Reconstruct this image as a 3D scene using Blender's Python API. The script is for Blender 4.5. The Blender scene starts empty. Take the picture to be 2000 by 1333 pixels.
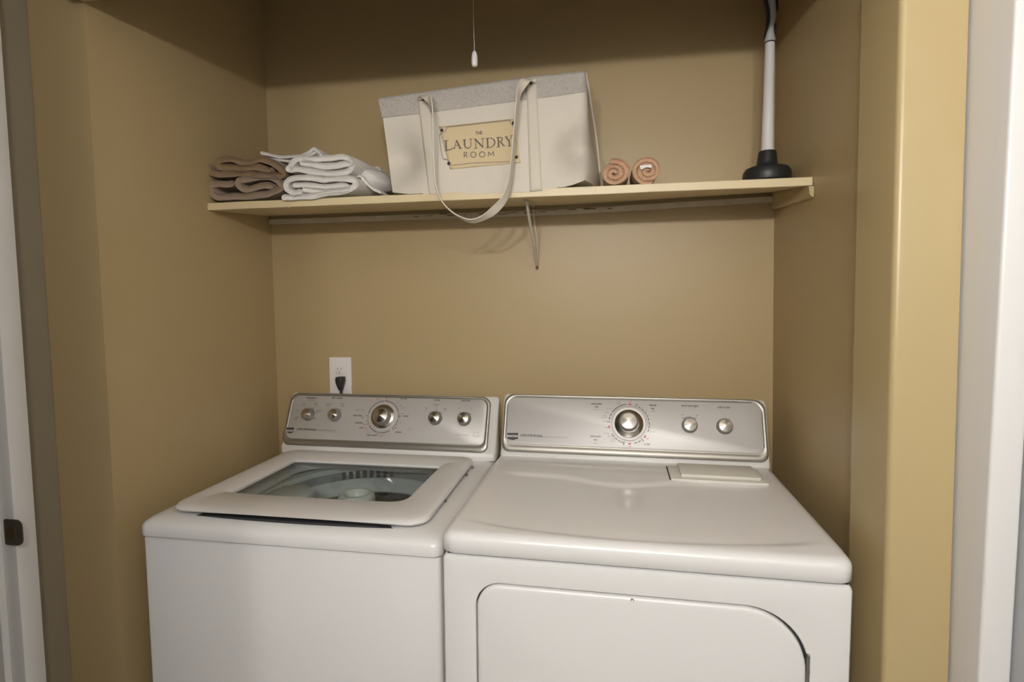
import bpy, bmesh, math, random
from mathutils import Vector, Matrix, noise

random.seed(7)
S = bpy.context.scene
COL = S.collection
PI = math.pi
V3 = Vector

# ------------------------------------------------------------------ camera
CP = V3((1.1038, -1.7153, 1.3820))
YAW, PITCH, ROLL, FPX = 0.1672, -0.0710, -0.0075, 1080.86
_fw = V3((-math.sin(YAW) * math.cos(PITCH), math.cos(YAW) * math.cos(PITCH), math.sin(PITCH)))
_rt0 = V3((math.cos(YAW), math.sin(YAW), 0))
_up0 = _rt0.cross(_fw)
RT = _rt0 * math.cos(ROLL) + _up0 * math.sin(ROLL)
UP = -_rt0 * math.sin(ROLL) + _up0 * math.cos(ROLL)
FW = _fw
cam_d = bpy.data.cameras.new('camera')
cam = bpy.data.objects.new('camera', cam_d)
COL.objects.link(cam)
cam.matrix_world = Matrix(((RT.x, UP.x, -FW.x, CP.x), (RT.y, UP.y, -FW.y, CP.y),
                           (RT.z, UP.z, -FW.z, CP.z), (0, 0, 0, 1)))
cam_d.sensor_width = 36.0
cam_d.lens = FPX / 2000.0 * 36.0
cam_d.clip_start = 0.02
S.camera = cam

# ------------------------------------------------------------------ view and light
S.view_settings.view_transform = 'Standard'
S.view_settings.look = 'None'
S.view_settings.gamma = 1.0
S.view_settings.use_curve_mapping = False
S.view_settings.exposure = 0.0

wd = bpy.data.worlds.new('world')
S.world = wd
wd.use_nodes = True
wd.node_tree.nodes['Background'].inputs[0].default_value = (0.9, 0.93, 1.0, 1)
wd.node_tree.nodes['Background'].inputs[1].default_value = 0.02

LIGHT_Y, LIGHT_Z = -2.30, 1.875
for lx in (0.80, 1.06, 1.32):          # the three bulbs of the vanity light behind the camera
    ld = bpy.data.lights.new('vanity_bulb_light', 'POINT')
    ld.energy = 19.6
    ld.color = (1.0, 0.965, 0.925)
    ld.shadow_soft_size = 0.03
    lo = bpy.data.objects.new('vanity_bulb_light', ld)
    lo.location = (lx, LIGHT_Y, LIGHT_Z)
    COL.objects.link(lo)


def ray(px, py):
    return FW + RT * ((px - 1000.0) / FPX) - UP * ((py - 666.5) / FPX)


def onX(px, py, v):
    d = ray(px, py); return CP + d * ((v - CP.x) / d.x)


def onY(px, py, v):
    d = ray(px, py); return CP + d * ((v - CP.y) / d.y)


def onZ(px, py, v):
    d = ray(px, py); return CP + d * ((v - CP.z) / d.z)


# ------------------------------------------------------------------ materials
def mat(name, col, rough=0.5, metal=0.0, bump=None, var=None, coat=0.0, spec=None, sheen=0.0,
        sub=0.0, aniso=None, alpha=None):
    m = bpy.data.materials.new(name)
    m.use_nodes = True
    nt = m.node_tree
    b = nt.nodes['Principled BSDF']
    b.inputs['Base Color'].default_value = (*col, 1)
    b.inputs['Roughness'].default_value = rough
    b.inputs['Metallic'].default_value = metal
    if coat:
        b.inputs['Coat Weight'].default_value = coat
        b.inputs['Coat Roughness'].default_value = 0.08
    if spec is not None:
        b.inputs['Specular IOR Level'].default_value = spec
    if sheen:
        b.inputs['Sheen Weight'].default_value = sheen
    if sub:
        b.inputs['Subsurface Weight'].default_value = sub
        b.inputs['Subsurface Radius'].default_value = (0.01, 0.01, 0.01)
    tc = nt.nodes.new('ShaderNodeTexCoord')
    if bump:
        sc, st, dist = bump[:3]
        n = nt.nodes.new('ShaderNodeTexNoise')
        n.inputs['Scale'].default_value = sc
        n.inputs['Detail'].default_value = 3
        mp = nt.nodes.new('ShaderNodeMapping')
        if len(bump) > 3:
            mp.inputs['Scale'].default_value = bump[3]
        nt.links.new(tc.outputs['Object'], mp.inputs['Vector'])
        nt.links.new(mp.outputs[0], n.inputs['Vector'])
        bn = nt.nodes.new('ShaderNodeBump')
        bn.inputs['Strength'].default_value = st
        bn.inputs['Distance'].default_value = dist
        nt.links.new(n.outputs['Fac'], bn.inputs['Height'])
        nt.links.new(bn.outputs['Normal'], b.inputs['Normal'])
    if var:
        sc, amt, col2 = var[:3]
        n = nt.nodes.new('ShaderNodeTexNoise')
        n.inputs['Scale'].default_value = sc
        n.inputs['Detail'].default_value = 4
        mp = nt.nodes.new('ShaderNodeMapping')
        if len(var) > 3:
            mp.inputs['Scale'].default_value = var[3]
        nt.links.new(tc.outputs['Object'], mp.inputs['Vector'])
        nt.links.new(mp.outputs[0], n.inputs['Vector'])
        cr = nt.nodes.new('ShaderNodeMapRange')
        cr.inputs['From Min'].default_value = 0.3
        cr.inputs['From Max'].default_value = 0.7
        cr.inputs['To Min'].default_value = 0.0
        cr.inputs['To Max'].default_value = amt
        mx = nt.nodes.new('ShaderNodeMix')
        mx.data_type = 'RGBA'
        mx.inputs[6].default_value = (*col, 1)
        mx.inputs[7].default_value = (*col2, 1)
        nt.links.new(n.outputs['Fac'], cr.inputs['Value'])
        nt.links.new(cr.outputs[0], mx.inputs[0])
        nt.links.new(mx.outputs[2], b.inputs['Base Color'])
    if aniso:
        b.inputs['Anisotropic'].default_value = aniso[0]
        b.inputs['Anisotropic Rotation'].default_value = aniso[1]
        tg = nt.nodes.new('ShaderNodeTangent')
        tg.direction_type = 'RADIAL'
        tg.axis = aniso[2]
        nt.links.new(tg.outputs[0], b.inputs['Tangent'])
    return m


KH = (0.435, 0.328, 0.172)
M = {}
M['khaki'] = mat('khaki_wall_paint', KH, 0.42, bump=(90, 0.12, 0.002), var=(3, 0.25, (0.42, 0.31, 0.155)), spec=0.4)
M['hall'] = mat('shaded_hall_paint', (0.26, 0.22, 0.155), 0.5, bump=(90, 0.12, 0.002))  # wall colour darkened and greyed to stand for shade beside the casing
M['khaki_trim'] = mat('khaki_satin_paint', (0.46, 0.355, 0.18), 0.34, bump=(25, 0.12, 0.002, (1, 1, 0.2)), spec=0.5)
M['shelf'] = mat('shelf_paint', (0.66, 0.54, 0.325), 0.42, bump=(40, 0.15, 0.002, (0.3, 1, 1)), var=(14, 0.35, (0.66, 0.56, 0.36)))
M['strip'] = mat('ledger_paint', (0.60, 0.54, 0.42), 0.5, bump=(60, 0.3, 0.002), var=(25, 0.4, (0.40, 0.33, 0.22)))
M['white_trim'] = mat('white_trim_paint', (0.75, 0.735, 0.72), 0.35, bump=(30, 0.08, 0.001, (1, 1, 0.2)))
M['bath'] = mat('pale_bathroom_paint', (0.46, 0.47, 0.48), 0.6, bump=(90, 0.1, 0.002))
M['ceiling'] = mat('ceiling_paint', (0.72, 0.68, 0.60), 0.8, bump=(60, 0.3, 0.003))
M['floor'] = mat('floor_tile', (0.42, 0.36, 0.28), 0.4, bump=(10, 0.1, 0.002), var=(4, 0.5, (0.34, 0.28, 0.21)))
M['enamel'] = mat('white_enamel', (0.77, 0.755, 0.745), 0.28, coat=0.4, bump=(220, 0.02, 0.0005))
M['plastic'] = mat('white_plastic', (0.74, 0.72, 0.69), 0.38, bump=(300, 0.02, 0.0005))
M['ivory'] = mat('ivory_plastic', (0.72, 0.69, 0.62), 0.4, bump=(300, 0.02, 0.0005))
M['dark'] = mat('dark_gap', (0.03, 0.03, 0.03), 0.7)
M['panel'] = mat('silver_panel', (0.52, 0.50, 0.478), 0.46, metal=0.35, bump=(60, 0.04, 0.0005, (0.05, 4, 4)))
M['bezel'] = mat('satin_bezel', (0.31, 0.29, 0.255), 0.40, metal=0.85, bump=(60, 0.05, 0.0005, (0.05, 4, 4)))
M['knob_metal'] = mat('spun_metal', (0.52, 0.49, 0.44), 0.24, metal=1.0, aniso=(0.92, 0.25, 'Z'))
M['knob_side'] = mat('knob_side_grey', (0.30, 0.29, 0.27), 0.38, metal=0.5)
M['chrome'] = mat('dial_chrome', (0.46, 0.43, 0.385), 0.24, metal=1.0)
M['ring'] = mat('dial_ring_silver', (0.50, 0.48, 0.46), 0.46, metal=0.3)
M['ink'] = mat('dark_ink', (0.040, 0.036, 0.036), 0.6)
M['ink_grey'] = mat('grey_ink', (0.20, 0.19, 0.19), 0.6)
M['red'] = mat('red_ink', (0.55, 0.05, 0.035), 0.6)
M['logo'] = mat('logo_grey', (0.62, 0.6, 0.58), 0.5)
M['tub'] = mat('tub_plastic', (0.62, 0.64, 0.65), 0.35)
M['tub_dark'] = mat('tub_grey', (0.30, 0.31, 0.32), 0.4)
M['basket'] = mat('basket_steel', (0.20, 0.19, 0.17), 0.4, metal=0.7, bump=(30, 0.3, 0.003))
M['agit'] = mat('agitator_plastic', (0.78, 0.79, 0.80), 0.35)
M['rubber'] = mat('black_rubber', (0.018, 0.018, 0.019), 0.45)
M['pole'] = mat('frosted_pole', (0.74, 0.72, 0.70), 0.3, sub=0.3)
M['grip'] = mat('grip_grey', (0.45, 0.45, 0.45), 0.45)
M['canvas'] = mat('cream_canvas', (0.66, 0.60, 0.51), 0.9, bump=(700, 0.25, 0.001), var=(60, 0.25, (0.60, 0.54, 0.46)), spec=0.15)
M['band'] = mat('grey_felt', (0.40, 0.362, 0.318), 0.95, bump=(500, 0.4, 0.001), var=(160, 0.7, (0.54, 0.495, 0.44)), spec=0.1)
M['webbing'] = mat('cream_webbing', (0.64, 0.58, 0.48), 0.9, bump=(900, 0.3, 0.0008, (1, 1, 0.4)), spec=0.15)
M['tag'] = mat('tan_label', (0.62, 0.50, 0.31), 0.8, bump=(500, 0.15, 0.0006), spec=0.2)
M['tag_ink'] = mat('label_ink', (0.15, 0.115, 0.10), 0.8)
M['rivet'] = mat('rivet_dark', (0.06, 0.055, 0.055), 0.3, metal=0.8)
M['terry_white'] = mat('white_terry', (0.76, 0.72, 0.67), 0.95, bump=(420, 0.9, 0.003), sheen=0.3, spec=0.1)
M['terry_taupe'] = mat('taupe_terry', (0.34, 0.245, 0.165), 0.95, bump=(420, 0.9, 0.003), sheen=0.25, spec=0.1)
M['terry_brown'] = mat('brown_terry', (0.29, 0.19, 0.098), 0.95, bump=(420, 0.9, 0.003), sheen=0.25, spec=0.1)
M['terry_peach'] = mat('peach_terry', (0.60, 0.37, 0.23), 0.95, bump=(420, 1.0, 0.003), sheen=0.3, spec=0.1)
M['paper'] = mat('white_care_tag', (0.80, 0.78, 0.74), 0.7)
M['outlet'] = mat('outlet_white', (0.76, 0.72, 0.69), 0.35)
M['slot'] = mat('slot_brown', (0.22, 0.17, 0.12), 0.7)
M['bronze'] = mat('aged_bronze', (0.17, 0.15, 0.13), 0.4, metal=0.6, bump=(200, 0.2, 0.001))
M['brass'] = mat('latch_brass', (0.26, 0.19, 0.11), 0.4, metal=0.8)
M['metal_paint'] = mat('bracket_paint', (0.58, 0.52, 0.40), 0.45)
M['rust'] = mat('rusty_screw', (0.13, 0.055, 0.03), 0.7)
M['hinge'] = mat('hinge_steel', (0.30, 0.30, 0.28), 0.35, metal=0.9)
M['crack'] = mat('bare_wood_crack', (0.17, 0.12, 0.08), 0.9)


def glass_mat():
    m = bpy.data.materials.new('lid_glass')
    m.use_nodes = True
    nt = m.node_tree
    for n in list(nt.nodes):
        nt.nodes.remove(n)
    o = nt.nodes.new('ShaderNodeOutputMaterial')
    tr = nt.nodes.new('ShaderNodeBsdfTransparent')
    tr.inputs[0].default_value = (0.83, 0.855, 0.84, 1)
    gl = nt.nodes.new('ShaderNodeBsdfGlossy')
    gl.inputs['Roughness'].default_value = 0.03
    fr = nt.nodes.new('ShaderNodeFresnel')
    fr.inputs[0].default_value = 1.33
    mx = nt.nodes.new('ShaderNodeMixShader')
    ge = nt.nodes.new('ShaderNodeNewGeometry')
    sb = nt.nodes.new('ShaderNodeMath')
    sb.operation = 'SUBTRACT'
    sb.inputs[0].default_value = 1.0
    nt.links.new(ge.outputs['Backfacing'], sb.inputs[1])
    mu = nt.nodes.new('ShaderNodeMath')
    mu.operation = 'MULTIPLY'
    nt.links.new(fr.outputs[0], mu.inputs[0])
    nt.links.new(sb.outputs[0], mu.inputs[1])
    nt.links.new(mu.outputs[0], mx.inputs[0])
    nt.links.new(tr.outputs[0], mx.inputs[1])
    nt.links.new(gl.outputs[0], mx.inputs[2])
    nt.links.new(mx.outputs[0], o.inputs[0])
    return m


M['glass'] = glass_mat()


# ------------------------------------------------------------------ object helpers
def ob(name, bm, m, parent=None, smooth=True, angle=35, mats=None):
    me = bpy.data.meshes.new(name)
    bmesh.ops.recalc_face_normals(bm, faces=bm.faces[:])
    if smooth:
        for f in bm.faces:
            f.smooth = True
        lim = math.radians(angle)
        for e in bm.edges:
            if len(e.link_faces) == 2:
                e.smooth = e.calc_face_angle(0) < lim
    bm.to_mesh(me)
    bm.free()
    for mm in (mats or [m]):
        me.materials.append(mm)
    o = bpy.data.objects.new(name, me)
    COL.objects.link(o)
    if parent:
        o.parent = parent
    return o


def thing(name, label, cat, loc=(0, 0, 0), rz=0, group=None):
    o = bpy.data.objects.new(name, None)
    o.empty_display_size = 0.05
    COL.objects.link(o)
    o.location = loc
    o.rotation_euler = (0, 0, rz)
    o['label'] = label
    o['category'] = cat
    if group:
        o['group'] = group
    return o


def tag(o, label, cat, group=None):
    o['label'] = label
    o['category'] = cat
    if group:
        o['group'] = group
    return o


def struct(name, bm, m, **k):
    o = ob(name, bm, m, **k)
    o['kind'] = 'structure'
    return o


def box(bm, x0, x1, y0, y1, z0, z1, bev=0.0, seg=2, mi=0):
    ret = bmesh.ops.create_cube(bm, size=1)
    vs = ret['verts']
    for v in vs:
        v.co = V3((x0 if v.co.x < 0 else x1, y0 if v.co.y < 0 else y1, z0 if v.co.z < 0 else z1))
    fs = list({f for v in vs for f in v.link_faces})
    for f in fs:
        f.material_index = mi
    if bev:
        es = list({e for v in vs for e in v.link_edges})
        r = bmesh.ops.bevel(bm, geom=es, offset=bev, segments=seg, profile=0.5, affect='EDGES')
        for f in r['faces']:
            f.material_index = mi


def prism(bm, pts, a, b, mi=0):
    """pts: list of 3D points (planar polygon) moved by vector a (front) and b (back)"""
    A = [bm.verts.new(V3(p) + V3(a)) for p in pts]
    B = [bm.verts.new(V3(p) + V3(b)) for p in pts]
    n = len(pts)
    fs = [bm.faces.new(A), bm.faces.new(B[::-1])]
    for i in range(n):
        fs.append(bm.faces.new((A[i], B[i], B[(i + 1) % n], A[(i + 1) % n])))
    for f in fs:
        f.material_index = mi


def quadbox(bm, P, Q):
    """hexahedron from bottom quad P and top quad Q"""
    A = [bm.verts.new(p) for p in P]
    B = [bm.verts.new(p) for p in Q]
    bm.faces.new(A); bm.faces.new(B)
    for i in range(4):
        bm.faces.new((A[i], A[(i + 1) % 4], B[(i + 1) % 4], B[i]))


def loft(bm, rings, closed=True, cap0=True, cap1=True, mi=0):
    R = [[bm.verts.new(p) for p in r] for r in rings]
    n = len(R[0])
    for a, b in zip(R, R[1:]):
        rng = range(n) if closed else range(n - 1)
        for i in rng:
            j = (i + 1) % n
            f = bm.faces.new((a[i], a[j], b[j], b[i]))
            f.material_index = mi
    if cap0:
        bm.faces.new(R[0][::-1]).material_index = mi
    if cap1:
        bm.faces.new(R[-1]).material_index = mi
    return R


def rrect(x0, x1, y0, y1, r, n=6, ex=10):
    """rounded rectangle points, r = radius or 4 radii (bl, br, tr, tl); ex extra points per side"""
    if not isinstance(r, (tuple, list)):
        r = (r,) * 4
    out = []
    cs = [(x0, y0, 1, 1, r[0], PI), (x1, y0, -1, 1, r[1], 1.5 * PI), (x1, y1, -1, -1, r[2], 0), (x0, y1, 1, -1, r[3], .5 * PI)]
    arcs = []
    for (cx, cy, sx, sy, rr, a0) in cs:
        cc = (cx + sx * rr, cy + sy * rr)
        arcs.append([(cc[0] + rr * math.cos(a0 + k / n * PI / 2), cc[1] + rr * math.sin(a0 + k / n * PI / 2)) for k in range(n + 1)])
    for i in range(4):
        out += arcs[i]
        a, b = arcs[i][-1], arcs[(i + 1) % 4][0]
        for k in range(1, ex + 1):
            t = k / (ex + 1)
            out.append((a[0] + (b[0] - a[0]) * t, a[1] + (b[1] - a[1]) * t))
    return out


def lathe(bm, prof, n=40, origin=(0, 0, 0), U=(1, 0, 0), V=(0, 1, 0), W=(0, 0, 1), cap0=True, cap1=True, mi=0):
    O, U, V, W = map(V3, (origin, U, V, W))
    rings = []
    for r, h in prof:
        rings.append([O + W * h + U * (r * math.cos(2 * PI * k / n)) + V * (r * math.sin(2 * PI * k / n)) for k in range(n)])
    loft(bm, rings, cap0=cap0, cap1=cap1, mi=mi)


def tube(bm, pts, r, n=10, mi=0, caps=True):
    pts = [V3(p) for p in pts]
    rs = r if isinstance(r, (list, tuple)) else [r] * len(pts)
    rings = []
    up = None
    for i, p in enumerate(pts):
        t = (pts[min(i + 1, len(pts) - 1)] - pts[max(i - 1, 0)]).normalized()
        if up is None:
            up = t.orthogonal().normalized()
        up = (up - t * up.dot(t)).normalized()
        s = t.cross(up)
        rings.append([p + up * (rs[i] * math.cos(2 * PI * k / n)) + s * (rs[i] * math.sin(2 * PI * k / n)) for k in range(n)])
    loft(bm, rings, mi=mi, cap0=caps, cap1=caps)


def catmull(pts, sub=6):
    P = [V3(p) for p in pts]
    P = [P[0] * 2 - P[1]] + P + [P[-1] * 2 - P[-2]]
    out = []
    for i in range(1, len(P) - 2):
        a, b, c, d = P[i - 1:i + 3]
        for k in range(sub):
            t = k / sub
            out.append(0.5 * ((2 * b) + (c - a) * t + (2 * a - 5 * b + 4 * c - d) * t * t + (3 * b - a - 3 * c + d) * t ** 3))
    out.append(P[-2])
    return out


def text_bm(bm, body, O, U, Vv, size, mi=0, align='CENTER', squash=1.0, bold=0.0):
    """lettering laid on the plane O + U*x + V*y, height of capitals about 0.7*size"""
    cu = bpy.data.curves.new('lettering', 'FONT')
    cu.body = body
    cu.size = size
    cu.align_x = align
    cu.align_y = 'CENTER'
    cu.offset = bold * size
    cu.resolution_u = 2
    to = bpy.data.objects.new('lettering', cu)
    COL.objects.link(to)
    bpy.context.view_layer.update()
    me = bpy.data.meshes.new_from_object(to.evaluated_get(bpy.context.evaluated_depsgraph_get()))
    vs = [bm.verts.new(O + U * (v.co.x * squash) + Vv * v.co.y) for v in me.vertices]
    for p in me.polygons:
        try:
            f = bm.faces.new([vs[i] for i in p.vertices])
            f.material_index = mi
        except ValueError:
            pass
    bpy.data.objects.remove(to)
    bpy.data.curves.remove(cu)
    bpy.data.meshes.remove(me)


# ------------------------------------------------------------------ the room
ZC = 2.42


def slab(name, pts0, pts1, m, z0=0.0, z1=ZC):
    """vertical solid with plan polygon pts0 at z0 and pts1 at z1"""
    bm = bmesh.new()
    A = [bm.verts.new((p[0], p[1], z0)) for p in pts0]
    B = [bm.verts.new((p[0], p[1], z1)) for p in pts1]
    bm.faces.new(A[::-1]); bm.faces.new(B)
    n = len(A)
    for i in range(n):
        bm.faces.new((A[i], A[(i + 1) % n], B[(i + 1) % n], B[i]))
    return struct(name, bm, m, smooth=False)


def wx(z):               # inner face of the right closet wall, slightly out of plumb
    return 1.585 - 0.017 * (z - 1.4)


bm = bmesh.new(); box(bm, -1.6, 2.6, -3.4, 0.12, -0.05, 0.0)
struct('floor', bm, M['floor'], smooth=False)
bm = bmesh.new(); box(bm, -1.6, 2.6, -3.4, 0.12, ZC, ZC + 0.05)
struct('ceiling', bm, M['ceiling'], smooth=False)
slab('wall_back', [(-0.14, 0), (1.75, 0), (1.75, .1), (-0.14, .1)], [(-0.14, 0), (1.75, 0), (1.75, .1), (-0.14, .1)], M['khaki'])
# left closet side wall, ends in the front corner
LF = -0.65
slab('wall_left', [(0, 0), (-.145, 0), (-.145, LF), (0, LF)], [(0, 0), (-.145, 0), (-.145, LF), (0, LF)], M['khaki'])
# right closet side wall
slab('wall_right', [(wx(0), 0), (wx(0), -.6), (1.75, -.6), (1.75, 0)], [(wx(ZC), 0), (wx(ZC), -.6), (1.75, -.6), (1.75, 0)], M['khaki'])
# right return of the closet opening: inner (jamb) face and the bright front face
XJ = 1.566
RY = -0.725


def edge(xa, xb, X):     # line through two pixels (x at y=0, x at y=1100) on plane X -> Y at z=0 and z=ZC
    a, b = onX(xa, 0, X), onX(xb, 1100, X)
    f = lambda z: a.y + (b.y - a.y) * (z - a.z) / (b.z - a.z)
    return f(0), f(ZC)


jb0, jb1 = edge(1683, 1658, XJ)
jf0, jf1 = edge(1760, 1731, XJ)
bm = bmesh.new()
XR = 1.6625
quadbox(bm, [(XJ, jf0, 0), (XJ, jb0, 0), (XR, jb0, 0), (XR, jf0, 0)],
        [(XJ, jf1, ZC), (XJ, jb1, ZC), (XR, jb1, ZC), (XR, jf1, ZC)])
es = [e for e in bm.edges if abs(e.verts[0].co.x - XJ) < .001 and abs(e.verts[1].co.x - XJ) < .001 and abs(e.verts[0].co.z - e.verts[1].co.z) > 1
      and e.verts[0].co.y < -.66]
bmesh.ops.bevel(bm, geom=es, offset=0.010, segments=5, profile=0.5, affect='EDGES')
struct('trim_1', bm, M['khaki_trim'])
# header over the opening
bm = bmesh.new(); box(bm, 0.0005, XJ + .0005, -0.70, LF - .002, 2.026, ZC, 0.004, 1)
struct('wall_header', bm, M['khaki'])

# left side: hall wall, white door casing and door jamb with strike plate
XL = -0.145
CASE = .034
CY0 = onX(62, 900, XL + CASE).y
CY1 = onX(23, 900, XL + CASE).y
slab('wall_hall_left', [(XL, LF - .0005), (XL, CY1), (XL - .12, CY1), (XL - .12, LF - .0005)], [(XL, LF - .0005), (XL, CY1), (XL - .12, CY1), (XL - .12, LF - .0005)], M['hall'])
slab('wall_light_blocker', [(XL, -1.58), (.60, -1.58), (.60, -1.68), (XL, -1.68)], [(XL, -1.58), (.60, -1.58), (.60, -1.68), (XL, -1.68)], M['bath'])  # unseen wall added to keep part of the bulb light off the left side
bm = bmesh.new()
box(bm, XL - .01, XL + CASE, CY1 - .004, CY0, 0, 2.12, 0.003, 2)
struct('trim_2', bm, M['white_trim'])
bm = bmesh.new()           # jamb board with its door stop, reveal step
box(bm, XL - .14, XL - .001, CY1 - .016, CY1 + .002, 0, 2.10, 0.002, 1)
box(bm, XL - .14, XL - .062, CY1 - .030, CY1 - .014, 0, 2.09, 0.003, 1)
struct('trim_3', bm, M['white_trim'])
slab('wall_hall_left_near', [(XL, -1.62), (XL - .12, -1.62), (XL - .12, -3.3), (XL, -3.3)],
     [(XL, -1.62), (XL - .12, -1.62), (XL - .12, -3.3), (XL, -3.3)], M['bath'])
bm = bmesh.new(); box(bm, XL - .12, XL, -1.62, CY1, 2.10, ZC)
struct('wall_hall_left_lintel', bm, M['khaki'], smooth=False)
bm = bmesh.new(); box(bm, -1.6, -1.5, -3.3, 0.1, 0, ZC); struct('wall_far_left', bm, M['khaki'], smooth=False)
bm = bmesh.new(); box(bm, -1.5, XL - .12, -0.35, -0.25, 0, ZC); struct('wall_far_left_end', bm, M['khaki'], smooth=False)

# right side: white casing running towards the camera in two steps
cb0 = onX(1895, 600, XR).y
cb1 = onX(1952, 500, XR).y
x2 = onY(1995, 1000, cb1).x
bm = bmesh.new()
box(bm, XR + .0035, x2, cb1, -.605, 0, ZC, 0.005, 4)
struct('trim_4', bm, M['white_trim'])
bm = bmesh.new(); box(bm, x2 + .002, x2 + .1, -3.3, cb1 + .05, 0, ZC); struct('wall_hall_right', bm, M['bath'], smooth=False)
bm = bmesh.new(); box(bm, XL, x2 + .1, -2.5, -2.4, 0, ZC); struct('wall_behind', bm, M['bath'], smooth=False)

# ------------------------------------------------------------------ shelf
ZF = 1.6445


def zsh(x, y):           # underside height of the shelf board
    back = 1.672 + (0.014 if x > 1.0 else 0) * (x - 1.0) / 0.58
    return ZF + .003 * x / 1.58 + (back - ZF) * (y + .3013) / .3013


T = 0.0205
shelf = thing('wall_shelf', 'cream painted wooden wall shelf spanning the closet above the machines', 'shelf', (0, 0, 0))
bm = bmesh.new()
NX = 40
rings = []
prof = [(-.3013, 0.0015), (-.3013, T - .0015), (-.2998, T), (-.2, T), (-.1, T), (0.0, T), (0.0, 0), (-.1, 0), (-.2, 0), (-.2998, 0)]
for i in range(NX + 1):
    x = 0.001 + (wx(1.66) - .002) * i / NX
    rings.append([V3((x, y, zsh(x, y) + dz + 0.0006 * noise.noise(V3((x * 9, y * 5, dz * 30))))) for y, dz in prof])
loft(bm, rings)
ob('shelf_board', bm, M['shelf'], shelf, angle=30)
bm = bmesh.new()        # back ledger: recessed upper part and lighter lower strip
bx1 = wx(1.66) - .002


def zl(x, base):
    return base + (0.016 * (x - 1.0) / .58 if x > 1.0 else 0)


for i in range(60):
    xa, xb = .004 + (bx1 - .004) * i / 60, .004 + (bx1 - .004) * (i + 1) / 60
    rg = []
    for x in (xa, xb):
        j = 0.0015 * noise.noise(V3((x * 40, 3, 1))) if .45 < x < 1.15 else 0
        rg.append([V3((x, -.018, zl(x, 1.644) + j)), V3((x, -.018, zl(x, 1.6595) + j * 1.5)), V3((x, -.0005, zl(x, 1.6595))), V3((x, -.0005, zl(x, 1.644)))])
    if i == 0:
        rr = [rg[0]]
    rr.append(rg[1])
loft(bm, rr)
ob('ledger_strip', bm, M['strip'], shelf, angle=30)
bm = bmesh.new()
rr = []
for i in range(21):
    x = .004 + (bx1 - .004) * i / 20
    rr.append([V3((x, -.004, zl(x, 1.658))), V3((x, -.004, zsh(x, -.004) - .0002)), V3((x, -.0005, zsh(x, 0) - .0002)), V3((x, -.0005, zl(x, 1.658)))])
loft(bm, rr)
ob('ledger_board', bm, M['khaki_trim'], shelf, angle=30)
# broken plaster and peeling paint along the strip
for k in range(16):
    x = .50 + .63 * (k + random.uniform(.1, .9)) / 16
    w = random.uniform(.008, .026); h = random.uniform(.0010, .0024)
    z = zl(x, 1.6545) + random.uniform(-.003, .004)
    bm = bmesh.new()
    pts = []
    for q in range(14):
        a = 2 * PI * q / 14
        pts.append((x + w * math.cos(a) * random.uniform(.8, 1), -.0196, z + h * math.sin(a) * random.uniform(.2, 1)))
    prism(bm, pts, (0, -.0004, 0), (0, .0012, 0))
    ob('paint_crack', bm, M['crack'], shelf, smooth=False)
bm = bmesh.new()
xc = onY(1163, 372, -.3013).x
for q in range(7):
    z0 = ZF + .002 + q * .0025
    prism(bm, [(xc + random.uniform(-.0006, .0006), -.3016, z0), (xc + .0016, -.3016, z0), (xc + .0016 + random.uniform(-.0005, .0005), -.3016, z0 + .0026), (xc, -.3016, z0 + .0026)], (0, -.0002, 0), (0, .001, 0))
for q in range(3):
    x = xc - .045 + q * .012
    prism(bm, [(x, -.3016, ZF + .0205), (x + .009, -.3016, ZF + .0215), (x + .01, -.3016, ZF + .0195), (x + .002, -.3016, ZF + .019)], (0, -.0002, 0), (0, .001, 0))
ob('board_seam', bm, M['strip'], shelf, smooth=False)
# right cleat screwed to the side wall, under the board
bm = bmesh.new()
xr = wx(1.65) - .001
yy = [-.312, -.29, -.25, -.21, -.17, -.12, -.07, -.03, -.002]
zz = [1.622, 1.621, 1.626, 1.626, 1.632, 1.633, 1.638, 1.640, 1.644]
rr = []
for y, z in zip(yy, zz):
    th = .009 + .003 * noise.noise(V3((y * 20, 0, 0)))
    top = (zsh(1.56, y) - .0005) if y > -.3013 else ZF
    rr.append([V3((xr - th, y, z + .004)), V3((xr - th - .002, y, top)), V3((xr, y, top)), V3((xr, y, z - .003)), V3((xr - th * .4, y, z - .002))])
loft(bm, rr)
ob('side_cleat', bm, M['khaki_trim'], shelf, angle=40)
# thin metal brace: diagonal leg from the board, straight leg on the wall, screw at the foot
foot = onY(1049, 519, -.006)
bm = bmesh.new()
top1 = onY(1028, 392, -.235)
top1.z = zsh(top1.x, top1.y) - .001
tube(bm, catmull([top1, top1.lerp(foot, .3) + V3((0, -.003, 0)), top1.lerp(foot, .7) + V3((.001, -.003, 0)), foot + V3((0, -.004, .004))], 5), .0042, 8)
top2 = V3((foot.x - .009, -.0225, zl(foot.x, 1.66)))
tube(bm, catmull([top2, V3((foot.x - .0045, -.017, 1.61)), V3((foot.x + .002, -.009, 1.56)), foot + V3((.001, -.002, 0))], 5), .0034, 8)
tube(bm, [V3((top1.x - .002, top1.y - .02, zsh(top1.x, top1.y - .02) - .002)), V3((top1.x + .004, -.12, zsh(top1.x, -.12) - .0022)), V3((top2.x, -.0225, zsh(top2.x, -.0225) - .0022))], .0035, 8)
br = ob('shelf_brace', bm, M['metal_paint'], shelf)
bm = bmesh.new()
lathe(bm, [(.0045, 0), (.0045, .004), (.002, .006)], 12, foot + V3((0, 0, -.006)), (1, 0, 0), (0, 0, 1), (0, -1, 0))
ob('screw', bm, M['rust'], br)
bm = bmesh.new()
box(bm, xc * 0 + .2495, .2525, -.3030, -.3010, 1.643, 1.652, .0005, 1)
ob('paint_drip', bm, M['shelf'], shelf)

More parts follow.
